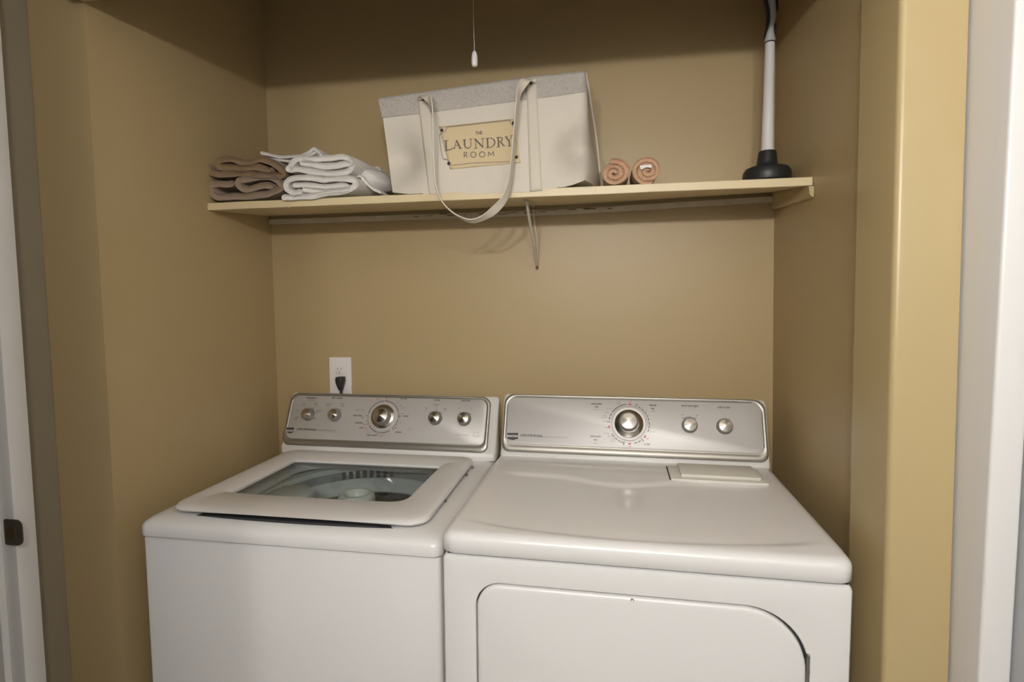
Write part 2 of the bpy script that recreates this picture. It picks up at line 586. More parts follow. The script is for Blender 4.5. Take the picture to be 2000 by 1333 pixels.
# ------------------------------------------------------------------ folded cloths
def ribbon(name, path, thick, y0, y1, m, parent=None, amp=0.004, seed=0, sub=7, slices=9, xs=0.0, yskew=None, bottom=None, zs=0.0):
    """thick cloth following a path in the front plane, running back in depth"""
    P = catmull(path, sub)
    n = len(P)
    L, Rr = [], []
    for i, p in enumerate(P):
        t = P[min(i + 1, n - 1)] - P[max(i - 1, 0)]
        t.y = 0
        t.normalize()
        nn = V3((-t.z, 0, t.x))
        L.append((p, nn)); Rr.append((p, -nn))
    te = (P[-1] - P[-2]).normalized(); ts = (P[0] - P[1]).normalized()
    bm = bmesh.new()
    rings = []
    sl = []
    e = thick * .5
    for k in range(4):
        a = (k / 3) * PI / 2
        sl.append((y0 + e * (1 - math.sin(a)), math.cos(PI / 2 - a) * .55 + .45))
    for k in range(1, slices):
        sl.append((y0 + e + (y1 - y0 - 2 * e) * k / slices, 1))
    sl.append((y1 - e, 1)); sl.append((y1, .5))
    for yy, s in sl:
        h = thick / 2 * s
        ring = []
        for i, (p, nn) in enumerate(L):
            hv = h * (1 + .16 * noise.noise(V3((i * .23, seed, yy * 14))))
            ring.append(p + nn * hv)
        for a in (45, 0, -45):
            ring.append(P[-1] + L[-1][1] * (h * math.sin(math.radians(a))) + te * (h * math.cos(math.radians(a))))
        for i in range(n - 1, -1, -1):
            p, nn = Rr[i]
            hv = h * (1 + .16 * noise.noise(V3((i * .23, seed + 5, yy * 14))))
            ring.append(p + nn * hv)
        for a in (-45, 0, 45):
            ring.append(P[0] + L[0][1] * (h * math.sin(math.radians(a))) + ts * (h * math.cos(math.radians(a))))
        t = (yy - y0)
        out = []
        for q in ring:
            v = V3((q.x + xs * t, yy, q.z + zs * t))
            v += V3((noise.noise(V3((q.x * 28, yy * 16, q.z * 28 + seed))), noise.noise(V3((q.x * 28 + 9, yy * 16, q.z * 28 + seed))) * .8,
                     noise.noise(V3((q.x * 28, yy * 16 + 7, q.z * 28 + seed))))) * amp
            if bottom is not None:
                v.z = max(v.z, bottom(v.x, v.y))
            out.append(v)
        rings.append(out)
    loft(bm, rings)
    return ob(name, bm, m, parent, angle=80)


def top_of_shelf(x, y):
    if y < -.3005:
        return -9
    return zsh(x, y) + T + .0012


def pxpath(pts, sc, ox, oy, Y):
    return [onY(ox + a / sc, oy + b / sc, Y) for a, b in pts]


lowb = pxpath([(380, 450), (270, 455), (190, 462), (175, 520), (230, 572), (380, 575), (560, 568), (760, 545), (862, 480), (800, 408), (690, 385), (560, 400), (440, 430), (470, 490), (560, 505), (680, 470), (760, 478)], 5, 380, 270, -.285)
t1 = ribbon('folded_towel', lowb, .0175, -.292, -.05, M['terry_taupe'], seed=1, bottom=top_of_shelf, amp=.003, zs=.04)
tag(t1, 'taupe folded towel resting directly on the left end of the shelf', 'towel', 'folded brown towels')
upb = pxpath([(108, 205), (120, 270), (170, 340), (300, 358), (480, 345), (680, 362), (850, 372), (858, 320), (770, 245), (640, 212), (500, 240), (360, 212), (255, 225), (250, 285), (420, 300), (600, 285), (730, 315)], 5, 380, 270, -.285)
t2 = ribbon('folded_towel', upb, .0175, -.290, -.05, M['terry_brown'], seed=2, amp=.003, zs=.05)
tag(t2, 'golden brown folded towel on top of the taupe towel', 'towel', 'folded brown towels')
loww = pxpath([(640, 690), (560, 700), (470, 640), (462, 560), (560, 500), (760, 490), (1000, 520), (1250, 500), (1400, 540), (1390, 620), (1230, 680), (1000, 715), (760, 755), (520, 765), (430, 770)], 7.143, 500, 280, -.300)
t3 = ribbon('folded_towel', loww, .0165, -.312, -.06, M['terry_white'], seed=3, bottom=top_of_shelf, amp=.0025, zs=.04)
tag(t3, 'white folded towel at the bottom of the white stack, overhanging the shelf edge', 'towel', 'folded white towels')
inw = pxpath([(560, 590), (760, 590), (1000, 610), (1250, 590), (1290, 640), (1100, 665), (900, 680), (700, 650)], 7.143, 500, 280, -.300)
t3b = ribbon('inner_fold', inw, .0135, -.308, -.08, M['terry_white'], seed=8, amp=.002, parent=t3, zs=.04)
upw = pxpath([(660, 280), (800, 300), (1000, 330), (1240, 300), (1345, 260), (1240, 200), (1000, 220), (760, 230), (590, 225), (490, 330), (480, 370), (640, 370), (840, 400), (1080, 425), (1290, 395), (1370, 310)], 7.143, 500, 280, -.300)
t4 = ribbon('folded_towel', upw, .0165, -.306, -.07, M['terry_white'], seed=4, amp=.0025, zs=.04)
tag(t4, 'white folded towel on top of the lower white towel', 'towel', 'folded white towels')
# fill of the lower white pile behind its front fold (part of the lower towel)
thinw = pxpath([(120, 150), (260, 185), (420, 205), (600, 200), (760, 180), (860, 150)], 7.143, 500, 280, -.235)
t5 = ribbon('folded_cloth', thinw, .009, -.250, -.09, M['terry_white'], seed=5, amp=.002)
tag(t5, 'thin white cloth at the back whose folded edge sticks out left over the brown towels', 'cloth')
thin2 = pxpath([(170, 225), (340, 245), (520, 265), (700, 250)], 7.143, 500, 280, -.240)
ribbon('lower_layer', thin2, .0065, -.253, -.10, M['terry_white'], parent=t5, seed=6, amp=.0015)
pk = pxpath([(560, 240), (700, 190), (800, 130), (850, 95), (900, 140), (960, 210)], 7.143, 500, 280, -.215)
ribbon('raised_corner', pk, .0085, -.230, -.12, M['terry_white'], parent=t5, seed=7, amp=.002)


def lump(name, outline, Y, depth, m, parent=None, seed=0, amp=.004, infl=1.0):
    """soft bundle from an outline in the front plane, rounded towards front and back"""
    c = sum(outline, V3()) / len(outline)
    bm = bmesh.new()
    rings = []
    o2 = catmull(outline + [outline[0]], 6)[:-1]
    for k in range(13):
        a = PI * k / 12
        s = max(.02, math.sin(a) ** .55)
        y = Y - depth * math.cos(a)
        rings.append([V3((c.x + (p.x - c.x) * s, y, c.z + (p.z - c.z) * s)) + V3((1, 1, 1)) * amp * noise.noise(V3((p.x * 30, y * 20, p.z * 30 + seed))) for p in o2])
    loft(bm, rings)
    return ob(name, bm, m, parent, angle=80)


g1 = lump('bunched_towel', pxpath([(1330, 320), (1400, 270), (1500, 340), (1640, 400), (1790, 440), (1880, 540), (1880, 640), (1790, 690), (1640, 690), (1480, 690), (1380, 560)], 7.143, 500, 280, -.17), -.165, .085, M['terry_white'], seed=3)
tag(g1, 'white towel bunched between the white stack and the tote bag', 'towel')
r = ribbon('pointed_corner', pxpath([(1590, 400), (1650, 365), (1715, 350), (1745, 400)], 7.143, 500, 280, -.12), .006, -.13, -.09, M['terry_white'], parent=g1, seed=9, amp=.001)
r = ribbon('tucked_fold', pxpath([(1400, 470), (1500, 470), (1530, 520), (1640, 640), (1760, 700)], 7.143, 500, 280, -.25), .008, -.265, -.16, M['terry_white'], parent=g1, seed=10, amp=.002)


def spiral(cx, cz, r0, r1, turns, start, sq=1.0, jit=.0, seed=0):
    pts = []
    N = int(turns * 12)
    for k in range(N + 1):
        t = k / N
        a = start + turns * 2 * PI * t
        rr = r0 + (r1 - r0) * t
        rr *= 1 + jit * noise.noise(V3((a, seed, 0)))
        pts.append(V3((cx + rr * math.cos(a), 0, cz + sq * rr * math.sin(a))))
    return pts


c1 = onY(1200, 337, -.262); c2 = onY(1263.5, 333, -.262)
b1 = zsh(c1.x, -.27) + T
R1 = (onY(1200, 311, -.262).z - b1) / 2
R2 = (onY(1263, 305, -.262).z - b1) / 2
w1 = ribbon('rolled_washcloth', spiral(c1.x, b1 + R1 - .001, .006, .0340, 2.2, .5, (R1 - .0062) / .0340, .10, 1), .0135, -.275, -.12, M['terry_peach'], amp=.0012, sub=3, seed=11, zs=.07)
tag(w1, 'peach rolled washcloth nearest the tote bag, tightly rolled', 'washcloth', 'rolled peach washcloths')
w2 = ribbon('rolled_washcloth', spiral(c2.x, b1 + R2 - .001, .004, .0345, 2.6, 1.2, (R2 - .0055) / .0345, .14, 4), .0115, -.275, -.12, M['terry_peach'], amp=.0016, sub=3, seed=12, zs=.07)
tag(w2, 'peach rolled washcloth on the right with a small white care tag', 'washcloth', 'rolled peach washcloths')
bm = bmesh.new()
tp = [onY(1249.3, 323.7, -.279), onY(1272.3, 321.5, -.279), onY(1272.6, 328, -.279), onY(1262, 327, -.279), onY(1252, 332, -.279)]
prism(bm, tp, (0, -.0004, 0), (0, .0004, 0))
ob('care_tag', bm, M['paper'], w2, smooth=False)

# ------------------------------------------------------------------ tote bag
def sstep(a, b, x):
    t = min(1, max(0, (x - a) / (b - a)))
    return t * t * (3 - 2 * t)


def bagY(x, z):
    t = (z - 1.67) / .28
    y = -.300 + .042 * t
    y += .034 * math.exp(-((x - .575) / .050) ** 2 - ((z - 1.760) / .055) ** 2)       # hollow left of the label
    y += .034 * math.exp(-((x - 1.030) / .045) ** 2 - ((z - 1.790) / .060) ** 2)         # hollow near the right end
    y += .042 * sstep(.63, .52, x) * math.exp(-((z - 1.775) / .075) ** 2)
    y += .040 * sstep(0, .07, x - (.955 + (z - 1.73) * .6)) * math.exp(-((z - 1.785) / .065) ** 2)
    y -= .006 * math.exp(-((x - .93) / .08) ** 2 - ((z - 1.72) / .05) ** 2)
    y += .010 * math.exp(-((x - .98 - (z - 1.75) * .6) / .02) ** 2 - ((z - 1.77) / .05) ** 2)
    y += .002 * noise.noise(V3((x * 14, 0, z * 14)))
    y += .030 * sstep(.028, 0, 1.068 - x) ** 1.5 if x > 1.04 else 0
    return y


def hit(px, py, off=0.0):
    Y = -.28
    for _ in range(12):
        p = onY(px, py, Y)
        Y = bagY(p.x, p.z) - off
    return onY(px, py, Y)


def lerp(a, b, t):
    return a + (b - a) * t


def pl(pts, t):          # polyline by parameter 0..1 (first coordinate = t)
    for (a, p), (b, q) in zip(pts, pts[1:]):
        if t <= b:
            s = (t - a) / (b - a)
            return (lerp(p[0], q[0], s), lerp(p[1], q[1], s))
    return pts[-1][1]


LEFT = [(0, (767, 376)), (.12, (764, 356)), (.5, (756, 290)), (.8, (748, 232)), (1, (740, 192))]
RIGHT = [(0, (1143, 352)), (.12, (1150, 335)), (.5, (1148, 262)), (.8, (1147, 180)), (1, (1142, 139))]
BOT = [(0, (767, 376)), (.1, (795, 379)), (.25, (860, 381)), (.5, (960, 378)), (.7, (1040, 375)), (.82, (1085, 370)), (.92, (1120, 361)), (1, (1143, 352))]
TOPL = [(0, (740, 192)), (.25, (838, 178)), (.5, (941, 163)), (.75, (1042, 149)), (1, (1142, 139))]


def bagpx(u, v):
    l, r_, b, t = pl(LEFT, v), pl(RIGHT, v), pl(BOT, u), pl(TOPL, u)
    c00, c10, c01, c11 = LEFT[0][1], RIGHT[0][1], LEFT[-1][1], RIGHT[-1][1]
    out = []
    for k in (0, 1):
        out.append((1 - u) * l[k] + u * r_[k] + (1 - v) * b[k] + v * t[k] - ((1 - u) * (1 - v) * c00[k] + u * (1 - v) * c10[k] + (1 - u) * v * c01[k] + u * v * c11[k]))
    return out


bag = thing('tote_bag', 'large cream canvas tote bag with grey felt rim reading THE LAUNDRY ROOM', 'bag', (.78, -.16, 1.68))
Bo = V3((.78, -.16, 1.68))
NU, NV = 48, 34
VB = .805                # where the grey band starts


def bag_ring(v):
    fr = []
    for i in range(NU + 1):
        u = i / NU
        p = hit(*bagpx(u, v))
        fr.append(p)
    zt = fr[0].z
    right = []
    xo_r = lerp(.010, .000, v)
    yb = lerp(-.055, -.075, v)
    p1 = fr[-1]
    br_ = V3((p1.x + lerp(.034, -.012, v), yb, lerp(p1.z, fr[-1].z, 1) + lerp(.004, .012, v)))
    for k in range(1, 7):
        t = k / 7
        w = p1.lerp(br_, t)
        w.x += math.sin(PI * t) * xo_r
        right.append(w)
    p0 = fr[0]
    bl_ = V3((p0.x - .004, yb, p0.z + .012))
    back = [br_.lerp(bl_, k / 14) for k in range(0, 15)]
    left = []
    for k in range(1, 7):
        t = k / 7
        w = bl_.lerp(p0, t)
        w.x -= math.sin(PI * t) * .008
        left.append(w)
    return fr + right + back + left


def bag_mesh(v0, v1, n, off=0.0, capb=False):
    bm = bmesh.new()
    rings = []
    for j in range(n + 1):
        v = lerp(v0, v1, j / n)
        rg = bag_ring(v)
        if off:
            c = sum(rg, V3()) / len(rg)
            rg = [V3((p.x + off * (1 if p.x > c.x else -1) * min(1, abs(p.x - c.x) / .1), p.y + off * (-1 if p.y < -.15 else 1), p.z)) for p in rg]
        if j == 0 and capb:
            c = sum(rg, V3()) / len(rg)
            rings.append([(p.lerp(c, .5)) for p in rg])
            rings[-1] = [V3((p.x, p.y, top_of_shelf(p.x, p.y) + .001)) for p in rings[-1]]
        for p in rg:
            if p.y > -.3:
                p.z = max(p.z, top_of_shelf(p.x, p.y))
        rings.append(rg)
    loft(bm, rings, cap0=capb, cap1=False)
    bmesh.ops.translate(bm, vec=-Bo, verts=bm.verts[:])
    return bm


o = ob('bag_body', bag_mesh(0, VB + .01, NV, 0, True), M['canvas'], bag, angle=75)
md = o.modifiers.new('thick', 'SOLIDIFY'); md.thickness = .003; md.offset = -1
o = ob('felt_rim', bag_mesh(VB, 1.0, 8, .0016), M['band'], bag, angle=75)
md = o.modifiers.new('thick', 'SOLIDIFY'); md.thickness = .005; md.offset = -1


def patch(name, poly_fn, nu, nv, off, m, parent, th=.0012, ang=60):
    bm = bmesh.new()
    G = [[bm.verts.new(hit(*poly_fn(i / nu, j / nv), off)) for i in range(nu + 1)] for j in range(nv + 1)]
    for j in range(nv):
        for i in range(nu):
            bm.faces.new((G[j][i], G[j][i + 1], G[j + 1][i + 1], G[j + 1][i]))
    bmesh.ops.translate(bm, vec=-Bo, verts=bm.verts[:])
    o = ob(name, bm, m, parent, angle=ang)
    md = o.modifiers.new('thick', 'SOLIDIFY'); md.thickness = th; md.offset = 0
    return o


# seams of the rim
def strokes(name, segs, off, m, parent, conv=lambda a, b: (a, b), sub=1):
    bm = bmesh.new()
    for s in segs:
        x0, y0, x1, y1, w = s[:5]
        dx, dy = x1 - x0, y1 - y0
        L = math.hypot(dx, dy) or 1
        nx, ny = -dy / L * w / 2, dx / L * w / 2
        n = max(1, int(L / sub)) if sub > 1 else 1
        pr = None
        for k in range(n + 1):
            t = k / n
            a = bm.verts.new(hit(*conv(x0 + dx * t + nx, y0 + dy * t + ny), off))
            b = bm.verts.new(hit(*conv(x0 + dx * t - nx, y0 + dy * t - ny), off))
            if pr:
                bm.faces.new((pr[0], a, b, pr[1]))
            pr = (a, b)
    bmesh.ops.translate(bm, vec=-Bo, verts=bm.verts[:])
    return ob(name, bm, m, parent, smooth=False)


# strap anchors sewn on the front
def q4(tl, tr, br, bl):
    return lambda u, v: (lerp(lerp(bl[0], br[0], u), lerp(tl[0], tr[0], u), v), lerp(lerp(bl[1], br[1], u), lerp(tl[1], tr[1], u), v))


patch('strap_anchor', q4((815, 189), (838, 190), (851, 379), (838, 379)), 4, 30, .0030, M['webbing'], bag)
patch('strap_anchor', q4((1028, 153), (1047, 150), (1059, 372), (1035, 374)), 4, 30, .0030, M['webbing'], bag)
bm = bmesh.new()
# label plate
lab = patch('label_patch', q4((857, 248), (1003, 232), (1017, 318), (879, 331)), 24, 14, .0016, M['tag'], bag)
C = lambda a, b: (840 + a / 10.0, 230 + b / 10.0)
segs = [(330, 185, 1545, 45, 9), (330, 185, 305, 265, 9), (305, 265, 180, 335, 9), (180, 335, 215, 640, 8), (215, 640, 250, 800, 8), (250, 800, 330, 815, 9), (330, 815, 430, 930, 9),
        (430, 935, 780, 890, 9), (780, 890, 1640, 850, 8), (1545, 45, 1580, 130, 8), (1580, 130, 1640, 165, 8)]
strokes('label_border', segs, .0032, M['tag_ink'], lab, C, 40)
TH, TN = 30, 12
let = [
    # L
    (310, 455, 318, 635, TH), (265, 455, 360, 440, 13), (285, 645, 420, 618, 16), (420, 618, 440, 580, 12),
    # A
    (515, 445, 470, 600, TN), (515, 440, 590, 600, TH), (480, 545, 560, 538, 12), (440, 603, 495, 598, 12), (560, 604, 622, 598, 12),
    # U
    (670, 435, 675, 540, TH), (675, 540, 700, 590, 24), (700, 590, 745, 598, 18), (745, 598, 785, 575, 16), (785, 575, 800, 540, 14), (800, 540, 798, 420, TN), (635, 436, 705, 428, 12), (765, 422, 830, 414, 12),
    # N
    (890, 420, 893, 590, TN), (880, 420, 1035, 580, TH), (1030, 585, 1028, 410, TN), (850, 422, 900, 412, 12), (860, 600, 925, 592, 12), (995, 412, 1060, 404, 12),
    # D
    (1120, 405, 1128, 580, TH), (1085, 407, 1190, 395, 13), (1190, 395, 1245, 425, 17), (1245, 425, 1268, 480, 26), (1268, 480, 1245, 540, 24), (1245, 540, 1190, 575, 16), (1090, 590, 1190, 578, 13),
    # R
    (1330, 390, 1338, 565, TH), (1290, 392, 1370, 380, 13), (1370, 380, 1412, 405, 20), (1412, 405, 1405, 450, 22), (1405, 450, 1345, 472, 14), (1370, 465, 1440, 550, 26), (1440, 550, 1470, 548, 12), (1300, 577, 1370, 568, 12),
    # Y
    (1480, 375, 1545, 465, TH), (1595, 350, 1545, 465, TN), (1545, 460, 1552, 552, TH), (1455, 378, 1515, 366, 12), (1570, 352, 1615, 346, 12), (1515, 560, 1585, 552, 12),
    # THE
    (880, 275, 930, 270, 10), (905, 272, 908, 330, 12), (940, 268, 943, 328, 11), (972, 265, 975, 325, 11), (942, 298, 974, 295, 9),
    (990, 262, 993, 323, 12), (990, 264, 1022, 260, 9), (990, 294, 1016, 291, 9), (992, 323, 1026, 319, 9),
    # ROOM
    (665, 675, 668, 780, 15), (665, 675, 710, 675, 12), (710, 675, 722, 700, 14), (722, 700, 708, 725, 14), (708, 725, 668, 730, 12), (690, 728, 730, 778, 14),
    (1145, 665, 1140, 755, 13), (1145, 668, 1190, 735, 16), (1190, 735, 1232, 660, 12), (1232, 660, 1248, 748, 14)]
for (cx, cy) in ((845, 722), (1018, 718)):
    for k in range(16):
        a, b = 2 * PI * k / 16, 2 * PI * (k + 1) / 16
        let.append((cx + 54 * math.cos(a), cy + 52 * math.sin(a), cx + 54 * math.cos(b), cy + 52 * math.sin(b), 14))
strokes('label_lettering', let, .0034, M['tag_ink'], lab, C, 1)
for (a, b, nm) in ((232, 247, 0), (1625, 105, 0), (365, 895, 0), (1690, 772, 0)):
    p = hit(*C(a, b), .003) - Bo
    bm = bmesh.new()
    lathe(bm, [(.0042, 0), (.0042, .0008), (.003, .0022), (.0008, .0028)], 14, p, (1, 0, 0), (0, 0, 1), (0, -1, 0))
    ob('rivet', bm, M['rivet'], lab)
for (a, b) in ((1036.5, 162), (827, 194)):
    p = hit(a, b, .0045) - Bo
    bm = bmesh.new()
    lathe(bm, [(.0042, 0), (.0042, .0008), (.003, .0022), (.0008, .0028)], 14, p, (1, 0, 0), (0, 0, 1), (0, -1, 0))
    ob('rivet', bm, M['rivet'], bag)

# hanging handle: flat webbing, edge-on at the left, turning flat at the lower right
hp = [  # px, py, plane Y, width, angle of the width direction from depth (0) to sideways (1)
    (822, 192, -.280, .023, 1.0), (832, 187, -.300, .023, .75), (841, 200, -.318, .022, .40), (845, 230, -.322, .022, .25), (846, 275, -.326, .022, .22), (847, 325, -.332, .022, .25),
    (852, 368, -.336, .022, .22), (866, 398, -.338, .022, .15), (890, 420, -.338, .022, .12), (918, 432, -.338, .022, .22), (943, 426, -.337, .022, .26),
    (966, 410, -.336, .022, .48), (985, 388, -.336, .022, .34), (996, 356, -.334, .022, .20), (1001, 315, -.326, .022, .16), (1005, 270, -.320, .022, .15), (1009, 225, -.316, .022, .15), (1012, 190, -.314, .022, .16),
    (1017, 170, -.310, .022, .45), (1027, 158, -.300, .022, .75), (1040, 155, -.283, .022, 1.0)]
ctr = catmull([onY(a, b, c) for a, b, c, d, e in hp], 5)
par = catmull([V3((d, e, 0)) for a, b, c, d, e in hp], 5)
bm = bmesh.new()
rings = []
for i, p in enumerate(ctr):
    t = (ctr[min(i + 1, len(ctr) - 1)] - ctr[max(i - 1, 0)]).normalized()
    side = t.cross(V3((0, 1, 0)))
    if side.length < .05:
        side = V3((1, 0, 0))
    side.normalize()
    f = min(1, max(0, par[i].y))
    if i < 8 or i > len(ctr) - 9:
        side = V3((1, 0, .05)) if abs(t.x) < .9 or True else side
        side = (side - t * side.dot(t))
        side = side.normalized() if side.length > .05 else t.cross(V3((0, 1, 0))).normalized()
    if side.x < 0 and side.z < .2:
        side = -side
    if i > 0 and side.dot(prev) < 0:
        side = -side
    prev = side.copy()
    wdir = (V3((0, -1, 0)) * (1 - f) + side * f)
    wdir = (wdir - t * wdir.dot(t)).normalized()
    if i > 0 and wdir.dot(pw) < 0:
        wdir = -wdir
    pw = wdir.copy()
    nn = t.cross(wdir).normalized()
    h, th = par[i].x / 2, .0014
    rings.append([p + wdir * h + nn * th, p + nn * th * 1.2, p - wdir * h + nn * th, p - wdir * h - nn * th, p - nn * th * .8, p + wdir * h - nn * th])
loft(bm, rings)
bmesh.ops.translate(bm, vec=-Bo, verts=bm.verts[:])
ob('carry_handle', bm, M['webbing'], bag, angle=50)
# piping down the right end
pp = [(1145, 142, -.10), (1152, 190, -.10), (1160, 240, -.10), (1167, 290, -.10), (1172, 338, -.11)]
bm = bmesh.new()
tube(bm, catmull([onY(a, b, c) - Bo for a, b, c in pp], 5), .0028, 8)
ob('end_piping', bm, M['webbing'], bag)

# ------------------------------------------------------------------ plunger
PX, PY = 1.5160, -.160
PZ = zsh(PX, PY) + T
pg = thing('plunger', 'plunger with black rubber cup and frosted white pole on the shelf', 'plunger', (PX, PY, PZ))
bm = bmesh.new()
lathe(bm, [(.050, 0), (.0565, .002), (.0588, .012), (.0580, .025), (.053, .034), (.042, .0385), (.028, .041), (.026, .044), (.0245, .052), (.022, .074), (.0205, .079), (.012, .080)], 48)
ob('rubber_cup', bm, M['rubber'], pg)
hz = onY(1498, 84, PY).z - PZ
bm = bmesh.new()
lathe(bm, [(.0165, .079), (.0165, .083), (.0152, .086), (.0145, .12), (.0128, .24), (.0115, hz)], 28)
ob('pole', bm, M['pole'], pg)
bm = bmesh.new()
lathe(bm, [(.0120, hz - .001), (.0120, hz + .0015)], 28)
ob('collar_ring', bm, M['rubber'], pg)


def handle_ring(z, c, rx, ry, n=20):
    return [V3((c + rx * math.cos(2 * PI * k / n), ry * math.sin(2 * PI * k / n), z)) for k in range(n)]


bm = bmesh.new()
zz = [0.002, .006, .014, .026, .038, .052, .066, .080, .095, .11, .125, .14, .155, .16]
cc = [0, 0, -.001, -.0005, .001, .003, .004, .0035, .001, -.002, -.004, -.005, -.005, -.005]
rr_ = [.0118, .0135, .0125, .009, .0075, .008, .009, .0098, .011, .012, .013, .013, .010, .003]
loft(bm, [handle_ring(hz + z, c, r, .0125 if z < .155 else r) for z, c, r in zip(zz, cc, rr_)])
hd = ob('handle', bm, M['grip'], pg)
for s, zr in ((-1, (.010, .15)), (1, (.016, .045)), (1, (.075, .15))):
    bm = bmesh.new()
    rg = []
    for k in range(13):
        t = k / 12
        z = lerp(zr[0], zr[1], t)
        j = min(range(len(zz)), key=lambda q: abs(zz[q] - z))
        for q in range(len(zz) - 1):
            if zz[q] <= z <= zz[q + 1]:
                f = (z - zz[q]) / (zz[q + 1] - zz[q])
                c = lerp(cc[q], cc[q + 1], f); rad = lerp(rr_[q], rr_[q + 1], f)
        w = .0050 * math.sin(PI * min(1, max(.03, t))) ** .5 + .0006
        xx = c + s * (rad + (.001 if s < 0 else .001))
        rg.append([V3((xx + w * math.cos(a) * .7, .0105 * math.sin(a), hz + z)) for a in [2 * PI * i / 14 for i in range(14)]])
    loft(bm, rg)
    ob('rubber_grip', bm, M['rubber'], hd)

# ------------------------------------------------------------------ pull cord
pc = onY(927, 130, -.33)
cord = thing('pull_cord', 'thin light pull cord with a small white pendant hanging in front of the back wall', 'pull cord', (pc.x, -.33, pc.z))
bm = bmesh.new()
lathe(bm, [(.004, 0), (.0066, .0015), (.0079, .007), (.0080, .016), (.0072, .026), (.0056, .033), (.0030, .0365), (.001, .0375)], 24)
ob('pendant', bm, M['plastic'], cord)
bm = bmesh.new()
tube(bm, [(0, 0, .036), (-.0012, 0, .10), (-.002, 0, .2), (-.002, 0, ZC - pc.z)], .0006, 6)
for k in range(5):
    lathe(bm, [(.0004, -.0011), (.0012, 0), (.0004, .0011)], 8, (0, 0, .041 + k * .0035))
ob('cord', bm, M['plastic'], cord)

# ------------------------------------------------------------------ outlet
ox0, ox1 = .194, .2725
zt = onY(665, 698, 0).z
outl = thing('wall_outlet', 'white duplex outlet plate on the back wall behind the washer', 'outlet', ((ox0 + ox1) / 2, 0, zt - .127))
bm = bmesh.new()
hw = (ox1 - ox0) / 2
rg = []
for y, ins in ((-.0002, 0), (-.003, 0.0), (-.0055, .002), (-.006, .004)):
    rg.append([V3((a, y, b)) for a, b in rrect(-hw + ins, hw - ins, ins, .127 - ins, .003, 3, 2)])
loft(bm, rg)
pl_ = ob('cover_plate', bm, M['outlet'], outl)
for zc in (.0635 + .0205, .0635 - .0205):
    bm = bmesh.new()
    loft(bm, [[V3((a, y, b)) for a, b in rrect(-.0165 + i, .0165 - i, zc - .0145 + i, zc + .0145 - i, .006, 4, 1)] for y, i in ((-.0055, 0), (-.0078, .0003), (-.0082, .001))])
    rc = ob('receptacle', bm, M['outlet'], outl)
    if zc > .07:
        bm = bmesh.new()
        box(bm, -.0072, -.0052, -.0085, -.0080, zc + .002, zc + .009)
        box(bm, .0050, .0070, -.0085, -.0080, zc + .002, zc + .0085)
        lathe(bm, [(.0020, 0), (.0020, .0005)], 12, (0, -.0080, zc - .0058), (1, 0, 0), (0, 0, 1), (0, -1, 0))
        ob('slot', bm, M['slot'], rc, smooth=False)
bm = bmesh.new()
lathe(bm, [(.0028, 0), (.0028, .0008), (.001, .0014)], 12, (0, -.006, .0635), (1, 0, 0), (0, 0, 1), (0, -1, 0))
ob('screw', bm, M['outlet'], outl)
# plug
pt = onY(661.5, 737.5, -.035)
plug = thing('power_plug', 'black power plug in the lower socket of the white outlet', 'plug', (pt.x, -.0082, pt.z))
bm = bmesh.new()
rg = []
for t, w, y0, y1 in ((0, .0115, -.026, -.001), (-.002, .0135, -.030, -.001), (-.012, .0142, -.031, -.001), (-.022, .0115, -.031, -.001), (-.034, .0075, -.027, -.004), (-.044, .0058, -.022, -.007)):
    rg.append([V3((a, b, t)) for a, b in rrect(-w, w, y0, y1, min(w, (y1 - y0) / 2) * .6, 4, 1)])
loft(bm, rg)
ob('plug_body', bm, M['rubber'], plug)
bm = bmesh.new()
tube(bm, catmull([(0, -.014, -.04), (.001, -.0135, -.07), (.004, -.012, -.12), (.01, -.012, -.25), (.02, -.012, -.4)], 5), .0042, 10)
ob('power_cable', bm, M['rubber'], plug)

# ------------------------------------------------------------------ washer
WX, WY, WYAW = .0720, -.6651, -.0059
DX, DY, DYAW = .7893, -.7107, -.0200


class Frame:
    def __init__(s, x, y, yaw, O, Vv, L):
        s.M = Matrix.Translation((x, y, 0)) @ Matrix.Rotation(yaw, 4, 'Z')
        s.I = s.M.inverted()
        s.O, s.U, s.V = V3(O), V3((1, 0, 0)), V3(Vv).normalized()
        s.N = s.U.cross(s.V)          # out of the panel
        s.L = L

    def px(s, a, b, n=0.0):          # pixel -> (u, v) on the panel raised by n
        o = s.I @ CP
        d = (s.I.to_3x3()) @ ray(a, b)
        P0 = s.O + s.N * n
        t = (P0 - o).dot(s.N) / d.dot(s.N)
        q = o + d * t - P0
        return q.dot(s.U), q.dot(s.V)

    def at(s, u, v, n=0.0):
        return s.O + s.U * u + s.V * v + s.N * n

    def pt(s, a, b, n=0.0):
        return s.at(*s.px(a, b, n), n)


